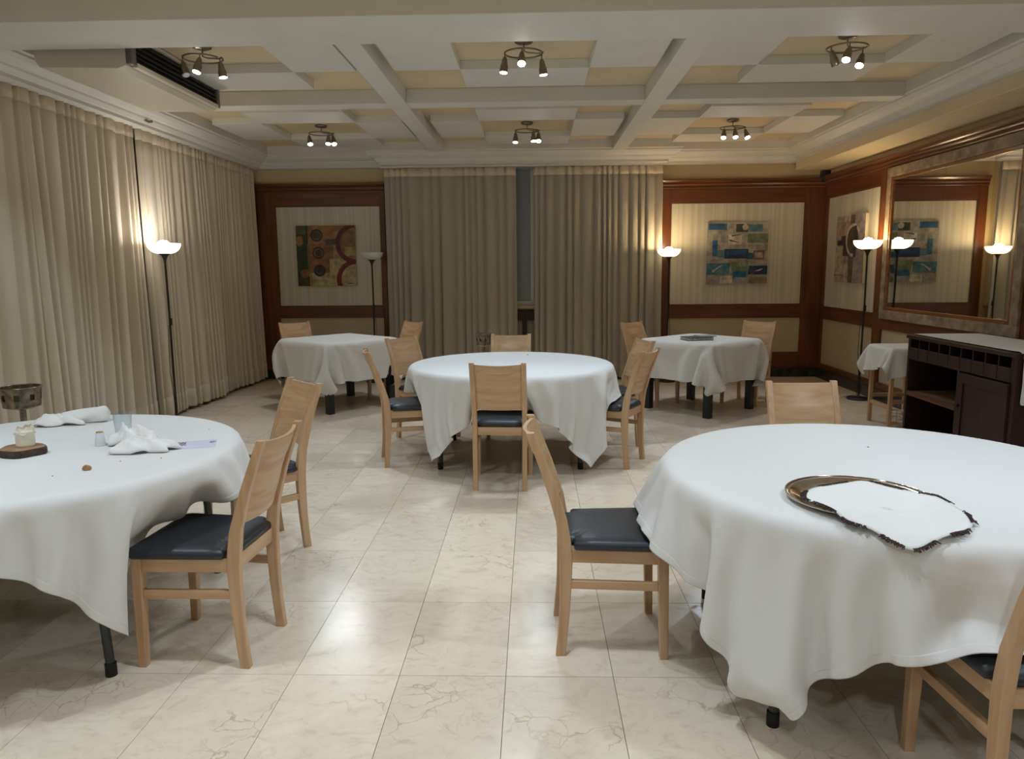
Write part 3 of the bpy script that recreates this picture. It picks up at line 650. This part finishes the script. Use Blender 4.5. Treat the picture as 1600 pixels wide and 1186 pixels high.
# ------------------------------------------------------------------ cloth draping (position based dynamics on a grid)
def disc_sdf(c, R, top, th=.10, rr=.03):
    zc, h = top-th/2, th/2
    def f(P):
        d = P[..., :2]-np.array(c); r = np.sqrt((d**2).sum(-1))+1e-9
        qr, qz = r-(R-rr), np.abs(P[..., 2]-zc)-(h-rr); sg = np.sign(P[..., 2]-zc)
        a, b = np.maximum(qr, 0), np.maximum(qz, 0); ln = np.sqrt(a*a+b*b)+1e-9
        out = (qr > 0) | (qz > 0); dist = np.where(out, ln, np.maximum(qr, qz))-rr
        nr = np.where(out, a/ln, (qr > qz)*1.); nz = np.where(out, b/ln, (qr <= qz)*1.)*sg
        return dist, np.stack([d[..., 0]/r*nr, d[..., 1]/r*nr, nz], -1)
    return f
def box_sdf(c, rz, h3, rr=.012):
    ca, sa = math.cos(rz), math.sin(rz); h = np.array(h3)-rr; c = np.array(c)
    def f(P):
        d = P-c; L = np.stack([d[..., 0]*ca+d[..., 1]*sa, -d[..., 0]*sa+d[..., 1]*ca, d[..., 2]], -1)
        q = np.abs(L)-h; a = np.maximum(q, 0); ln = np.sqrt((a*a).sum(-1))+1e-9; out = (q > 0).any(-1); mx = q.max(-1)
        dist = np.where(out, ln, mx)-rr; oh = (q >= mx[..., None])*1.
        n = np.where(out[..., None], a/ln[..., None], oh)*np.sign(L)
        n = n/(np.sqrt((n*n).sum(-1))[..., None]+1e-9)
        return dist, np.stack([n[..., 0]*ca-n[..., 1]*sa, n[..., 0]*sa+n[..., 1]*ca, n[..., 2]], -1)
    f.c = c
    return f
def floor_sdf(z=.004):
    def f(P):
        n = np.zeros_like(P); n[..., 2] = 1; return P[..., 2]-z, n
    return f
SLIDE, FALL, NSL = .26, 110, 70      # the chairs are pushed in after the cloth has fallen
def chair_cols(near, rmax=1.6):
    out = []
    for ci, (x, y, rz) in enumerate(CH):
        if math.hypot(x-near[0], y-near[1]) < rmax:
            fx, fy = -math.sin(rz), math.cos(rz)
            d = np.array((fx, fy, 0))*(0 if ci == 8 else .235 if ci == 0 else SLIDE)
            for b in (box_sdf((x+fx*.022, y+fy*.022, .40), rz, (.222, .215, .10), .02), box_sdf((x-fx*.27, y-fy*.27, .70), rz, (.19, .085, .20), .02)):
                b.c -= d; b.vel = d/NSL; out.append(b)
    return out
def drape(P, dx, cols, steps=240, iters=8, seed=0, bend=.05, fric=.85, damp=.985, thick=.006, dt=1/70, fin=40, every=3):
    rng = np.random.RandomState(seed); P = P.astype(np.float32); P[..., 2] += rng.rand(*P.shape[:2])*.002; V0 = P.copy()
    ny, nx = P.shape[:2]; g = np.array([0, 0, -9.8])*dt*dt
    cons = []
    def add(sa, sb, l, k): cons.append((sa, sb, l, k))
    s = slice
    for k in (0, 1):
        n = len(range(k, nx-1, 2)); add((s(None), s(k, k+2*n, 2)), (s(None), s(k+1, k+1+2*n, 2)), dx[0], 1)
        n = len(range(k, ny-1, 2)); add((s(k, k+2*n, 2), s(None)), (s(k+1, k+1+2*n, 2), s(None)), dx[1], 1)
    dl = math.hypot(*dx)
    for k in (0, 1):
        n = len(range(k, ny-1, 2))
        add((s(k, k+2*n, 2), s(0, nx-1)), (s(k+1, k+1+2*n, 2), s(1, nx)), dl, .3); add((s(k, k+2*n, 2), s(1, nx)), (s(k+1, k+1+2*n, 2), s(0, nx-1)), dl, .3)
    for k in range(4):
        n = len(range(k, nx-2, 4)); add((s(None), s(k, k+4*n, 4)), (s(None), s(k+2, k+2+4*n, 4)), 2*dx[0], bend)
        n = len(range(k, ny-2, 4)); add((s(k, k+4*n, 4), s(None)), (s(k+2, k+2+4*n, 4), s(None)), 2*dx[1], bend)
    c1 = [c for c in cons if c[2] < 1.5*max(dx)]
    for st in range(steps+fin):
        if st == steps: g = g*.15; V0 = P.copy(); iters = 20; damp = .93
        if FALL <= st < FALL+NSL:
            for f_ in cols:
                if hasattr(f_, 'vel'): f_.c += f_.vel
        V = (P-V0)*damp; sp = np.sqrt((V*V).sum(-1, keepdims=True)); V *= np.minimum(1, .03/(sp+1e-9))
        V0 = P.copy(); P = P+V+g
        P = P.astype(np.float32)
        for it in range(iters):
            for sa, sb, l, k in (cons if it % 2 else c1):
                A, B = P[sa], P[sb]; d = B-A; ln = np.sqrt((d*d).sum(-1, keepdims=True))+1e-9
                e_ = (ln-l)/ln; c = d*(e_*np.where(e_ < 0, .12*k if l < 1.2*dl else k, k)*.5).astype(np.float32); P[sa] = A+c; P[sb] = B-c
            if it % every == every-1 or it == iters-1:
                for cf in cols:
                    dist, n = cf(P); pen = thick-dist; hit = pen > 0
                    if hit.any():
                        P = P+n*(pen*hit)[..., None]; w_ = (hit*fric)[..., None]; V0 = V0+(P-V0)*w_*(1 if it == iters-1 else .35)
    return P
def cloth_obj(name, P, mat, thick=.0025, sub=1):
    c = P.reshape(-1, 3).mean(0); c[2] = P[..., 2].max(); Q = P-c
    mb = MB(); ny, nx = P.shape[:2]; mb.grid([[tuple(Q[i, j]) for j in range(nx)] for i in range(ny)])
    o = mb.build(name, mat); o.location = c
    uv = o.data.uv_layers.new(name='UVMap'); li = np.empty(len(o.data.loops), np.int32); o.data.loops.foreach_get('vertex_index', li)
    uv.data.foreach_set('uv', np.stack([(li % nx)/(nx-1), (li//nx)/(ny-1)], -1).astype(np.float32).ravel())
    sd = o.modifiers.new('thick', 'SOLIDIFY'); sd.thickness = thick; sd.offset = 1
    sb = o.modifiers.new('smooth', 'SUBSURF'); sb.levels = sub; sb.render_levels = sub
    return o
def flat(c, sx, sy, nx, ny, rot, z):
    u, v = np.meshgrid(np.linspace(-sx/2, sx/2, nx), np.linspace(-sy/2, sy/2, ny)); ca, sa = math.cos(rot), math.sin(rot)
    return np.stack([c[0]+u*ca-v*sa, c[1]+u*sa+v*ca, np.full_like(u, z)], -1)
def big_cloth(c, off, rot, seed, label, side=2.13, n=66):
    P = flat((c[0]+off[0], c[1]+off[1]), side, side, n, n, rot, TOPZ+.012)
    P = drape(P, (side/(n-1),)*2, [disc_sdf(c, .82, TOPZ)]+chair_cols(c)+[floor_sdf()], seed=seed)
    return tag(cloth_obj('tablecloth', P, M['cloth']), label, 'tablecloth', 'white tablecloths')
big_cloth(T_L, (.0, .06), math.radians(7), 1, 'white tablecloth on the left round table, bunched up over a chair seat')
big_cloth(T_C, (.0, .0), math.radians(1), 2, 'white tablecloth with hanging corners on the central round table')
big_cloth(T_R, (-.012, -.03), math.radians(-2), 3, 'white tablecloth under the silver tray on the right round table')
def sq_cloth(c, side, cs, rot, seed, label):
    n = 56; P = flat(c[:2], cs, cs, n, n, c[2]+rot, TOPZ+.012)
    P = drape(P, (cs/(n-1),)*2, [box_sdf((c[0], c[1], TOPZ-.06), c[2], (side/2+.006, side/2+.006, .06), .012), floor_sdf()], seed=seed, steps=190, every=1, thick=.008)
    return tag(cloth_obj('tablecloth', P, M['cloth']), label, 'tablecloth', 'white tablecloths')
sq_cloth(SQL, .92, 1.80, .03, 4, 'white tablecloth on the bare square table before the left panelling')
sq_cloth(SQR, .88, 1.73, -.03, 5, 'white tablecloth under the notebook on the right square table')

# ------------------------------------------------------------------ sideboard and small service table
SBX0, SBX1, SBY0, SBY1, SBZ = 3.20, 3.80, 4.93, 6.36, .92
sb = thing('sideboard', 'dark reddish wood service sideboard with pigeonholes below the mirror', 'sideboard', ((SBX0+SBX1)/2, (SBY0+SBY1)/2, 0))
hx, hy = (SBX1-SBX0)/2, (SBY1-SBY0)/2
def sbx(name, *a, m='dark', bevel=.003, parent=None): return MB().box(*a).build(name, M[m], parent or sb, bevel=bevel)
sbx('top', -hx-.015, hx, -hy-.01, hy+.01, SBZ-.03, SBZ)
sbx('side_panel', -hx, hx, -hy, -hy+.045, 0, SBZ-.03); sbx('side_panel', -hx, hx, hy-.03, hy, 0, SBZ-.03)
sbx('back_panel', hx-.02, hx, -hy+.045, hy-.03, 0, SBZ-.03); sbx('base', -hx+.02, hx-.02, -hy+.045, hy-.03, .0, .09)
sbx('pigeonhole_floor', -hx, hx-.02, -hy+.045, hy-.03, .715, .735); ym = -hy+.045+.60
sbx('divider', -hx, hx-.02, ym, ym+.03, .09, .715); sbx('shelf', -hx+.01, hx-.02, ym+.03, hy-.03, .42, .44, m='shelfwood')
sbx('shelf_lip', -hx, -hx+.012, ym+.03, hy-.03, .405, .445, m='mahogy')
n9 = 9; y0, y1 = -hy+.045, hy-.03
for i in range(n9+1):
    y = y0+(y1-y0)*i/n9; y = min(max(y, y0+.006), y1-.006); sbx('pigeonhole_divider', -hx, hx-.02, y-.006, y+.006, .735, SBZ-.03, bevel=0)
for i in range(n9):
    a, b = y0+(y1-y0)*i/n9+.008, y0+(y1-y0)*(i+1)/n9-.008; sbx('pigeonhole_front', -hx-.004, -hx+.012, a, b, .725, .815)
dr_ = sbx('door', -hx-.006, -hx+.016, y0+.004, ym-.004, .095, .705)
for a in ((y0+.004, ym-.004, .095, .165), (y0+.004, ym-.004, .635, .705), (y0+.004, y0+.074, .165, .635), (ym-.074, ym-.004, .165, .635)): sbx('door_frame', -hx-.016, -hx-.006, *a, parent=dr_)
MB().lathe([(0, 0), (.012, 0), (.016, .015), (.010, .03), (0, .032)], 12).build('knob', M['dark'], dr_).matrix_local = Matrix.Translation((-hx-.016, ym-.04, .46)) @ Matrix.Rotation(-PI/2, 4, 'Y')
# cloth over the sideboard top
nxx, nyy = 24, 52; csx, csy = .66, 2.05
P = flat(((SBX0+SBX1)/2+.015, (SBY0+SBY1)/2-.03), csx, csy, nxx, nyy, 0, SBZ+.012)
P = drape(P, (csx/(nxx-1), csy/(nyy-1)), [box_sdf(((SBX0+SBX1)/2-.008, (SBY0+SBY1)/2, SBZ-.06), 0, (hx+.008, hy+.01, .06)), box_sdf(((SBX0+SBX1)/2, (SBY0+SBY1)/2, SBZ/2), 0, (hx, hy, SBZ/2-.01)), box_sdf((3.90, 5.6, 1), 0, (.055, 3, 1))], seed=8, steps=160)
tag(cloth_obj('tablecloth', P, M['cloth']), 'white cloth spread over the dark sideboard and hanging at its ends', 'tablecloth', 'white tablecloths')
STC = (3.45, 6.98)
st = thing('service_table', 'small beech side table under a white cloth beside the sideboard', 'table', (*STC, 0))
MB().box(-.185, .185, -.225, .225, .715, .738).build('tabletop', M['beechx'], st, bevel=.004)
for sx in (-1, 1):
    for sy in (-1, 1): MB().box(sx*.165-.017, sx*.165+.017, sy*.20-.017, sy*.20+.017, 0, .715).build('leg', M['beechz'], st, bevel=.003)
for sx in (-1, 1): MB().box(sx*.165-.01, sx*.165+.01, -.183, .183, .18, .215).build('stretcher', M['beechy'], st, bevel=.003)
for sy in (-1, 1): MB().box(-.148, .148, sy*.20-.01, sy*.20+.01, .24, .275).build('stretcher', M['beechx'], st, bevel=.003)
P = flat(STC, .84, .90, 32, 32, .2, .76)
P = drape(P, (.84/31, .90/31), [box_sdf((*STC, .745-.06), 0, (.20, .24, .06)), box_sdf((3.90, 7, 1), 0, (.055, 3, 1)), box_sdf((3.5, 5.645, .46), 0, (.33, .735, .5)), floor_sdf()], seed=9, steps=160, every=1, thick=.009)
tag(cloth_obj('tablecloth', P, M['cloth']), 'white cloth with pointed corners over the small side table', 'tablecloth', 'white tablecloths')
tb = thing('wire_basket', 'small shiny chrome wire basket on the floor under the side table', 'basket', (3.45, 6.95, 0))
for z, r in ((.012, .085), (.07, .09), (.13, .095)): MB().tube([(r*math.cos(2*PI*i/24), r*math.sin(2*PI*i/24), z) for i in range(25)], .005, 6).build('hoop', M['chrome'], tb)
for i in range(10): a = 2*PI*i/10; MB().tube([(.083*math.cos(a), .083*math.sin(a), .006), (.095*math.cos(a), .095*math.sin(a), .13)], .003, 6).build('wire', M['chrome'], tb)

# ------------------------------------------------------------------ ice bucket stands
def bucket_stand(loc, h, R, mat, label, holes):
    root = thing('bucket_stand', label, 'ice bucket stand', loc, 0, 'pedestal ice bucket stands')
    MB().lathe([(0, 0), (.13, 0), (.13, .01), (.03, .03), (.016, .06), (0, .06)], 28).build('base', mat, root)
    MB().tube([(0, 0, .05), (0, 0, h-.13)], .017, 12).build('pole', mat, root)
    MB().lathe([(0, h-.135), (.03, h-.13), (R*.8, h-.115), (R*.9, h-.105), (R*.9, h-.10), (0, h-.11)], 28).build('dish', mat, root)
    # pierced band: strips with openings
    bd = MB(); n = 48; per = 6
    za, z1, z2, zb2 = h-.11, h-.07, h-.035, h
    for r in (R, R-.004):
        for j in range(n):
            a0, a1 = 2*PI*j/n, 2*PI*(j+1)/n; c = lambda a, z: (r*(.9+.1*(z-za)/(zb2-za))*math.cos(a), r*(.9+.1*(z-za)/(zb2-za))*math.sin(a), z)
            segs = [(za, z1), (z2, zb2)] if holes and (j % per) in (2, 3) else [(za, z1), (z1, z2), (z2, zb2)]
            for q0, q1 in segs: bd.add([c(a0, q0), c(a1, q0), c(a1, q1), c(a0, q1)], [(0, 1, 2, 3)], True)
    bd.build('pierced_band', mat, root)
    MB().tube([(R*math.cos(2*PI*i/36), R*math.sin(2*PI*i/36), h) for i in range(37)], .005, 8).build('rim', mat, root)
bucket_stand((-2.93, 4.07, 0), .86, .105, M['silver'], 'silver pedestal ice bucket stand with pierced band behind the left table', True)
bucket_stand((-.50, 7.35, 0), .86, .075, M['silver'], 'slim chrome ice bucket stand before the back curtain, behind the central chair', True)

# ------------------------------------------------------------------ things on the left table
TZ = TOPZ+.0085
ws = thing('wood_slice', 'dark bark-edged wood slice under the candle', 'wood slice', (-2.14, 2.945, TZ))
rb = [1+.05*math.sin(3*a)+.04*math.sin(5*a+1) for a in [2*PI*j/32 for j in range(32)]]
MB().loft([[(.088*f*rb[j]*math.cos(2*PI*j/32), .078*f*rb[j]*math.sin(2*PI*j/32), z) for j in range(32)] for f, z in ((.96, 0), (1, .008), (1, .026), (.97, .031))]).build('bark', M['bark'], ws)
MB().loft([[(.082*f*rb[j]*math.cos(2*PI*j/32), .072*f*rb[j]*math.sin(2*PI*j/32), z) for j in range(32)] for f, z in ((1, .029), (1, .033), (.02, .033))]).build('cut_face', M['cutwood'], ws)
cd = thing('candle', 'partly burnt ivory pillar candle on the wood slice', 'candle', (-2.13, 2.955, TZ+.033))
MB().lathe([(0, 0), (.034, 0), (.0355, .01), (.035, .055), (.037, .062), (.034, .072), (.028, .064), (.012, .058), (0, .057)], 28).build('wax_body', M['wax'], cd)
rg = random.Random(3); wb_ = MB()
wb_.loft([[((.036+.004*math.sin(4*a+k))*math.cos(a)*(1-.1*k), (.036+.004*math.sin(4*a+k))*math.sin(a)*(1-.1*k), .056+.012*k+.012*max(0, math.sin(a+.8))*(k > 0)+.004*math.sin(7*a)) for a in [2*PI*j/28 for j in range(28)]] for k in range(3)], True, False).build('melted_rim', M['wax'], cd)
MB().tube([(0, 0, .056), (.002, 0, .07), (.006, 0, .076)], .0015, 6).build('wick', M['ink'], cd)
tp = thing('toothpick_holder', 'small white china toothpick holder with gold top', 'toothpick holder', (-1.90, 3.10, TZ))
MB().lathe([(0, 0), (.021, 0), (.0225, .003), (.018, .04), (.017, .056), (.016, .058), (0, .058)], 24).build('pot', M['china'], tp)
MB().lathe([(0, .057), (.0145, .057), (.014, .062), (0, .064)], 20).build('cap', M['goldcap'], tp)
gl = thing('water_glass', 'empty clear glass tumbler behind the crumpled napkin', 'glass', (-1.885, 3.26, TZ))
MB().lathe([(0, 0), (.030, 0), (.033, .004), (.036, .05), (.040, .115), (.0385, .115), (.0345, .05), (.031, .012), (0, .010)], 32, cap=False).build('tumbler', M['glass'], gl)
bc = MB(); rg = random.Random(5)
bc.loft([[((.02*f*(1+.3*math.sin(3*a)))*math.cos(a), (.013*f*(1+.2*math.cos(2*a)))*math.sin(a), z+.003*math.sin(4*a)*f*(z > .002)) for a in [2*PI*j/18 for j in range(18)]] for f, z in ((.6, 0), (.85, .005), (.7, .014), (.25, .021))])
tag(bc.build('bread_crust', M['crust']), 'small brown piece of bread crust on the left tablecloth', 'bread').location = (-1.72, 2.70, TZ)
for x, y, wd in ((-1.66, 2.83, 'between the crust and the near napkin'), (-1.56, 3.42, 'at the far edge past the glass'), (-1.52, 2.88, 'near the lilac napkin'), (-1.80, 2.62, 'closest to the camera')):
    cb = MB(); cb.lathe([(0, 0), (.0025, 0), (.003, .002), (.0015, .003), (0, .003)], 8)
    tag(cb.build('bread_crumb', M['crust']), 'tiny dark bread crumb on the left tablecloth, ' + wd, 'crumb', 'crumbs on the left tablecloth').location = (x, y, TZ)
ln = thing('paper_napkin', 'flat lilac paper napkin with black script on the left tablecloth', 'paper napkin', (-1.50, 3.11, TZ), .35)
MB().box(-.10, .10, -.075, .075, 0, .0015).build('sheet', M['lilac'], ln)
sc = MB(); rg = random.Random(9)
for k in range(3):
    yy = .045-.022*k; sc.tube([(-.10+.075*i/26+.003*math.sin(i*1.9+k), yy+.009*math.sin(i*1.3+k), .0022) for i in range(27)], .0012, 4)
sc.tube([(.085+.012*math.cos(a), .02+.010*math.sin(a), .0022) for a in [i*.4 for i in range(14)]], .0013, 4)
so = sc.build('script_print', M['ink'], ln)
def crumpled(mb, c, rx, ry, h, rot, seed, n=84, m=32):
    """one gathered lobe of cloth: ragged outline, sharp ridges"""
    rg = random.Random(seed); ws = [(rg.uniform(-4.6, 4.6), rg.uniform(-4.6, 4.6), rg.uniform(0, 6), rg.uniform(.5, 1)) for _ in range(7)]
    lob = [(k, rg.uniform(.04, .13), rg.uniform(0, 6)) for k in (2, 3, 4, 5, 7)]; ca, sa = math.cos(rot), math.sin(rot); rings = []
    for i in range(m+1):
        f = 1-i/m*.985; ring = []
        for j in range(n):
            a = 2*PI*j/n; R = f*(1+sum(q*math.sin(k*a+p) for k, q, p in lob)); u, v = R*math.cos(a), R*math.sin(a)
            rdg = sum(w_*(1-abs(math.sin(x*u+y*v+p+.5*math.sin(2*u+p))))**1.5 for x, y, p, w_ in ws)/sum(w_ for *_, w_ in ws)
            env = max(0, 1-f**2)**.55; z = h*env*(.42+1.15*rdg)+.004+.010*max(0, math.sin(5*a+seed))*f
            u2 = u+.10*math.sin(4*v+seed)*(1-f); v2 = v+.10*math.sin(3*u+seed)*(1-f)
            ring.append((c[0]+u2*rx*ca-v2*ry*sa, c[1]+u2*rx*sa+v2*ry*ca, TZ+z))
        rings.append(ring)
    mb.loft(rings, True, False); mb.add(rings[-1], [tuple(range(n))], True)
def napkin_obj(mb, label):
    zs = Vector(mb.v[0]); mb.v = [(x-zs.x, y-zs.y, z-TZ) for x, y, z in mb.v]
    o = tag(mb.build('cloth_napkin', M['napkin']), label, 'napkin', 'white cloth napkins'); o.location = (zs.x, zs.y, TZ)
    sd = o.modifiers.new('thick', 'SOLIDIFY'); sd.thickness = .002; sd.offset = 1
nm = MB(); crumpled(nm, (-1.768, 3.115), .105, .066, .085, -.35, 4); crumpled(nm, (-1.655, 3.00), .125, .062, .060, .15, 9)
napkin_obj(nm, 'crumpled white cloth napkin in front of the water glass')
nm = MB(); crumpled(nm, (-2.37, 3.54), .115, .062, .055, .15, 6)
rl = []
for i in range(19):
    t = i/18; cx, cy, czz = -2.36+.20*t, 3.555+.07*t, TZ+.030+.012*t; rr = (.026+.016*t)*(1 if t < .86 else math.sqrt(max(.02, 1-((t-.86)/.145)**2)))
    rl.append([(cx-.33*rr*math.cos(a)*(1+.1*math.sin(3*a+9*t)), cy+.94*rr*math.cos(a)*(1+.1*math.sin(3*a+9*t)), max(TZ+.003, czz+rr*math.sin(a)*(1+.08*math.sin(4*a+7*t)))) for a in [2*PI*j/28 for j in range(28)]])
nm.loft(rl)
napkin_obj(nm, 'twisted white cloth napkin at the far side of the left table')

# ------------------------------------------------------------------ tray with fringed napkin on the right table
TRC = (1.05, 2.33)
ty = thing('silver_tray', 'round polished metal tray half covered by the fringed napkin', 'tray', (*TRC, TZ))
MB().lathe([(0, 0), (.165, 0), (.19, .006), (.208, .014), (.222, .016), (.225, .018), (.222, .021), (.207, .018), (.19, .010), (.165, .004), (0, .003)], 56).build('dish', M['tray'], ty)
MB().tube([(.223*math.cos(2*PI*i/56), .223*math.sin(2*PI*i/56), .0195) for i in range(57)], .0035, 8).build('rim', M['tray'], ty)
ol_ = [(.862, 2.283), (.916, 2.40), (1.009, 2.45), (1.128, 2.49), (1.205, 2.41), (1.253, 2.31), (1.29, 2.23), (1.285, 2.13), (1.25, 2.055), (1.16, 1.985), (1.09, 1.955), (1.03, 1.94), (.99, 1.975), (.955, 2.03), (.91, 2.085), (.895, 2.15), (.865, 2.215)]
def smooth_closed(p, k=6):
    n = len(p); out = []
    for i in range(n):
        a, b, c, d = [np.array(p[(i+q) % n]) for q in (-1, 0, 1, 2)]
        for j in range(k):
            t = j/k; out.append(.5*((2*b)+(-a+c)*t+(2*a-5*b+4*c-d)*t*t+(-a+3*b-3*c+d)*t**3))
    return out
OL = smooth_closed(ol_); cen = np.array((1.08, 2.20))
def nap_z(x, y):
    r = math.hypot(x-TRC[0], y-TRC[1]); rt = math.hypot(x-T_R[0], y-T_R[1])
    if r < .16: z = .010
    elif r < .225: z = .010+.017*(r-.16)/.065
    else: z = max(.006, .027-(r-.225)*.22)
    z += .006*math.sin(24*x+9*y)*math.sin(17*y-6*x) if r > .2 else .0015*math.sin(20*x)
    if rt > .81: z -= (rt-.81)*.35
    return TZ+max(z, .005 if rt < .81 else -.03)+.006
rings = []
for f in [1-.06*i for i in range(17)]:
    rings.append([(cen[0]+(p[0]-cen[0])*f, cen[1]+(p[1]-cen[1])*f, nap_z(cen[0]+(p[0]-cen[0])*f, cen[1]+(p[1]-cen[1])*f)) for p in OL])
nb = MB(); nb.loft(rings, True, False); nb.add(rings[-1], [tuple(range(len(OL)))], True)
nr_ = thing('fringed_napkin', 'white oval napkin with dark brown fringed edge lying over the tray', 'napkin', (0, 0, 0))
no = nb.build('linen', M['napkin'], nr_); sd = no.modifiers.new('thick', 'SOLIDIFY'); sd.thickness = .003; sd.offset = 0
fb = MB(); rg = random.Random(21)
nO = len(OL)
for i in range(nO*3):
    q = i/3; a = OL[int(q) % nO]; b = OL[(int(q)+1) % nO]; t = q-int(q); p = a*(1-t)+b*t
    if math.sin(i*.21)+rg.uniform(-.5, .5) < -.25: continue
    d = (p-cen)/np.linalg.norm(p-cen); tg = np.array((-d[1], d[0]))
    for k in range(2):
        e = p+d*rg.uniform(.004, .016)+tg*rg.uniform(-.012, .012); m_ = p+d*.003+tg*rg.uniform(-.006, .006); z = nap_z(*p)
        fb.tube([(p[0]-d[0]*.004, p[1]-d[1]*.004, z+.002), (m_[0], m_[1], z+.005), (e[0], e[1], z-.001)], .0016, 4)
fo = fb.build('fringe', M['fringe'], nr_); fo['kind'] = 'stuff'
# tiny crumb on right table
tag(MB().lathe([(0, 0), (.003, 0), (.004, .002), (0, .004)], 8).build('bread_crumb', M['crust']), 'tiny dark crumb alone on the right tablecloth', 'crumb').location = (1.40, 3.05, TZ)
tag(MB().lathe([(0, 0), (.007, 0), (.008, .002), (0, .004)], 10).build('cloth_button', M['greymetal']), 'small grey disc lying on the central tablecloth', 'disc').location = (-.05, 6.42, TZ)

# ------------------------------------------------------------------ notebook on the right square table
nk = thing('spiral_notebook', 'thick spiral-bound notebook on the right square table', 'notebook', (1.70, 7.66, TZ+.001), .25)
MB().box(-.15, .13, -.10, .10, 0, .006).build('back_cover', M['cover'], nk); MB().box(-.145, .125, -.095, .095, .006, .030).build('pages', M['paper'], nk)
cv = MB().box(-.15, .13, -.10, .10, .030, .034).build('front_cover', M['cover'], nk); MB().box(.0, .18, -.06, .09, .034, .044).build('booklet', M['paper'], nk)
for i in range(14):
    x = -.135+i*.0195; MB().tube([(x, -.10+.016*math.cos(a), .02+.021*math.sin(a)) for a in [2*PI*j/12 for j in range(13)]], .0025, 5).build('spiral_ring', M['chrome'], nk)
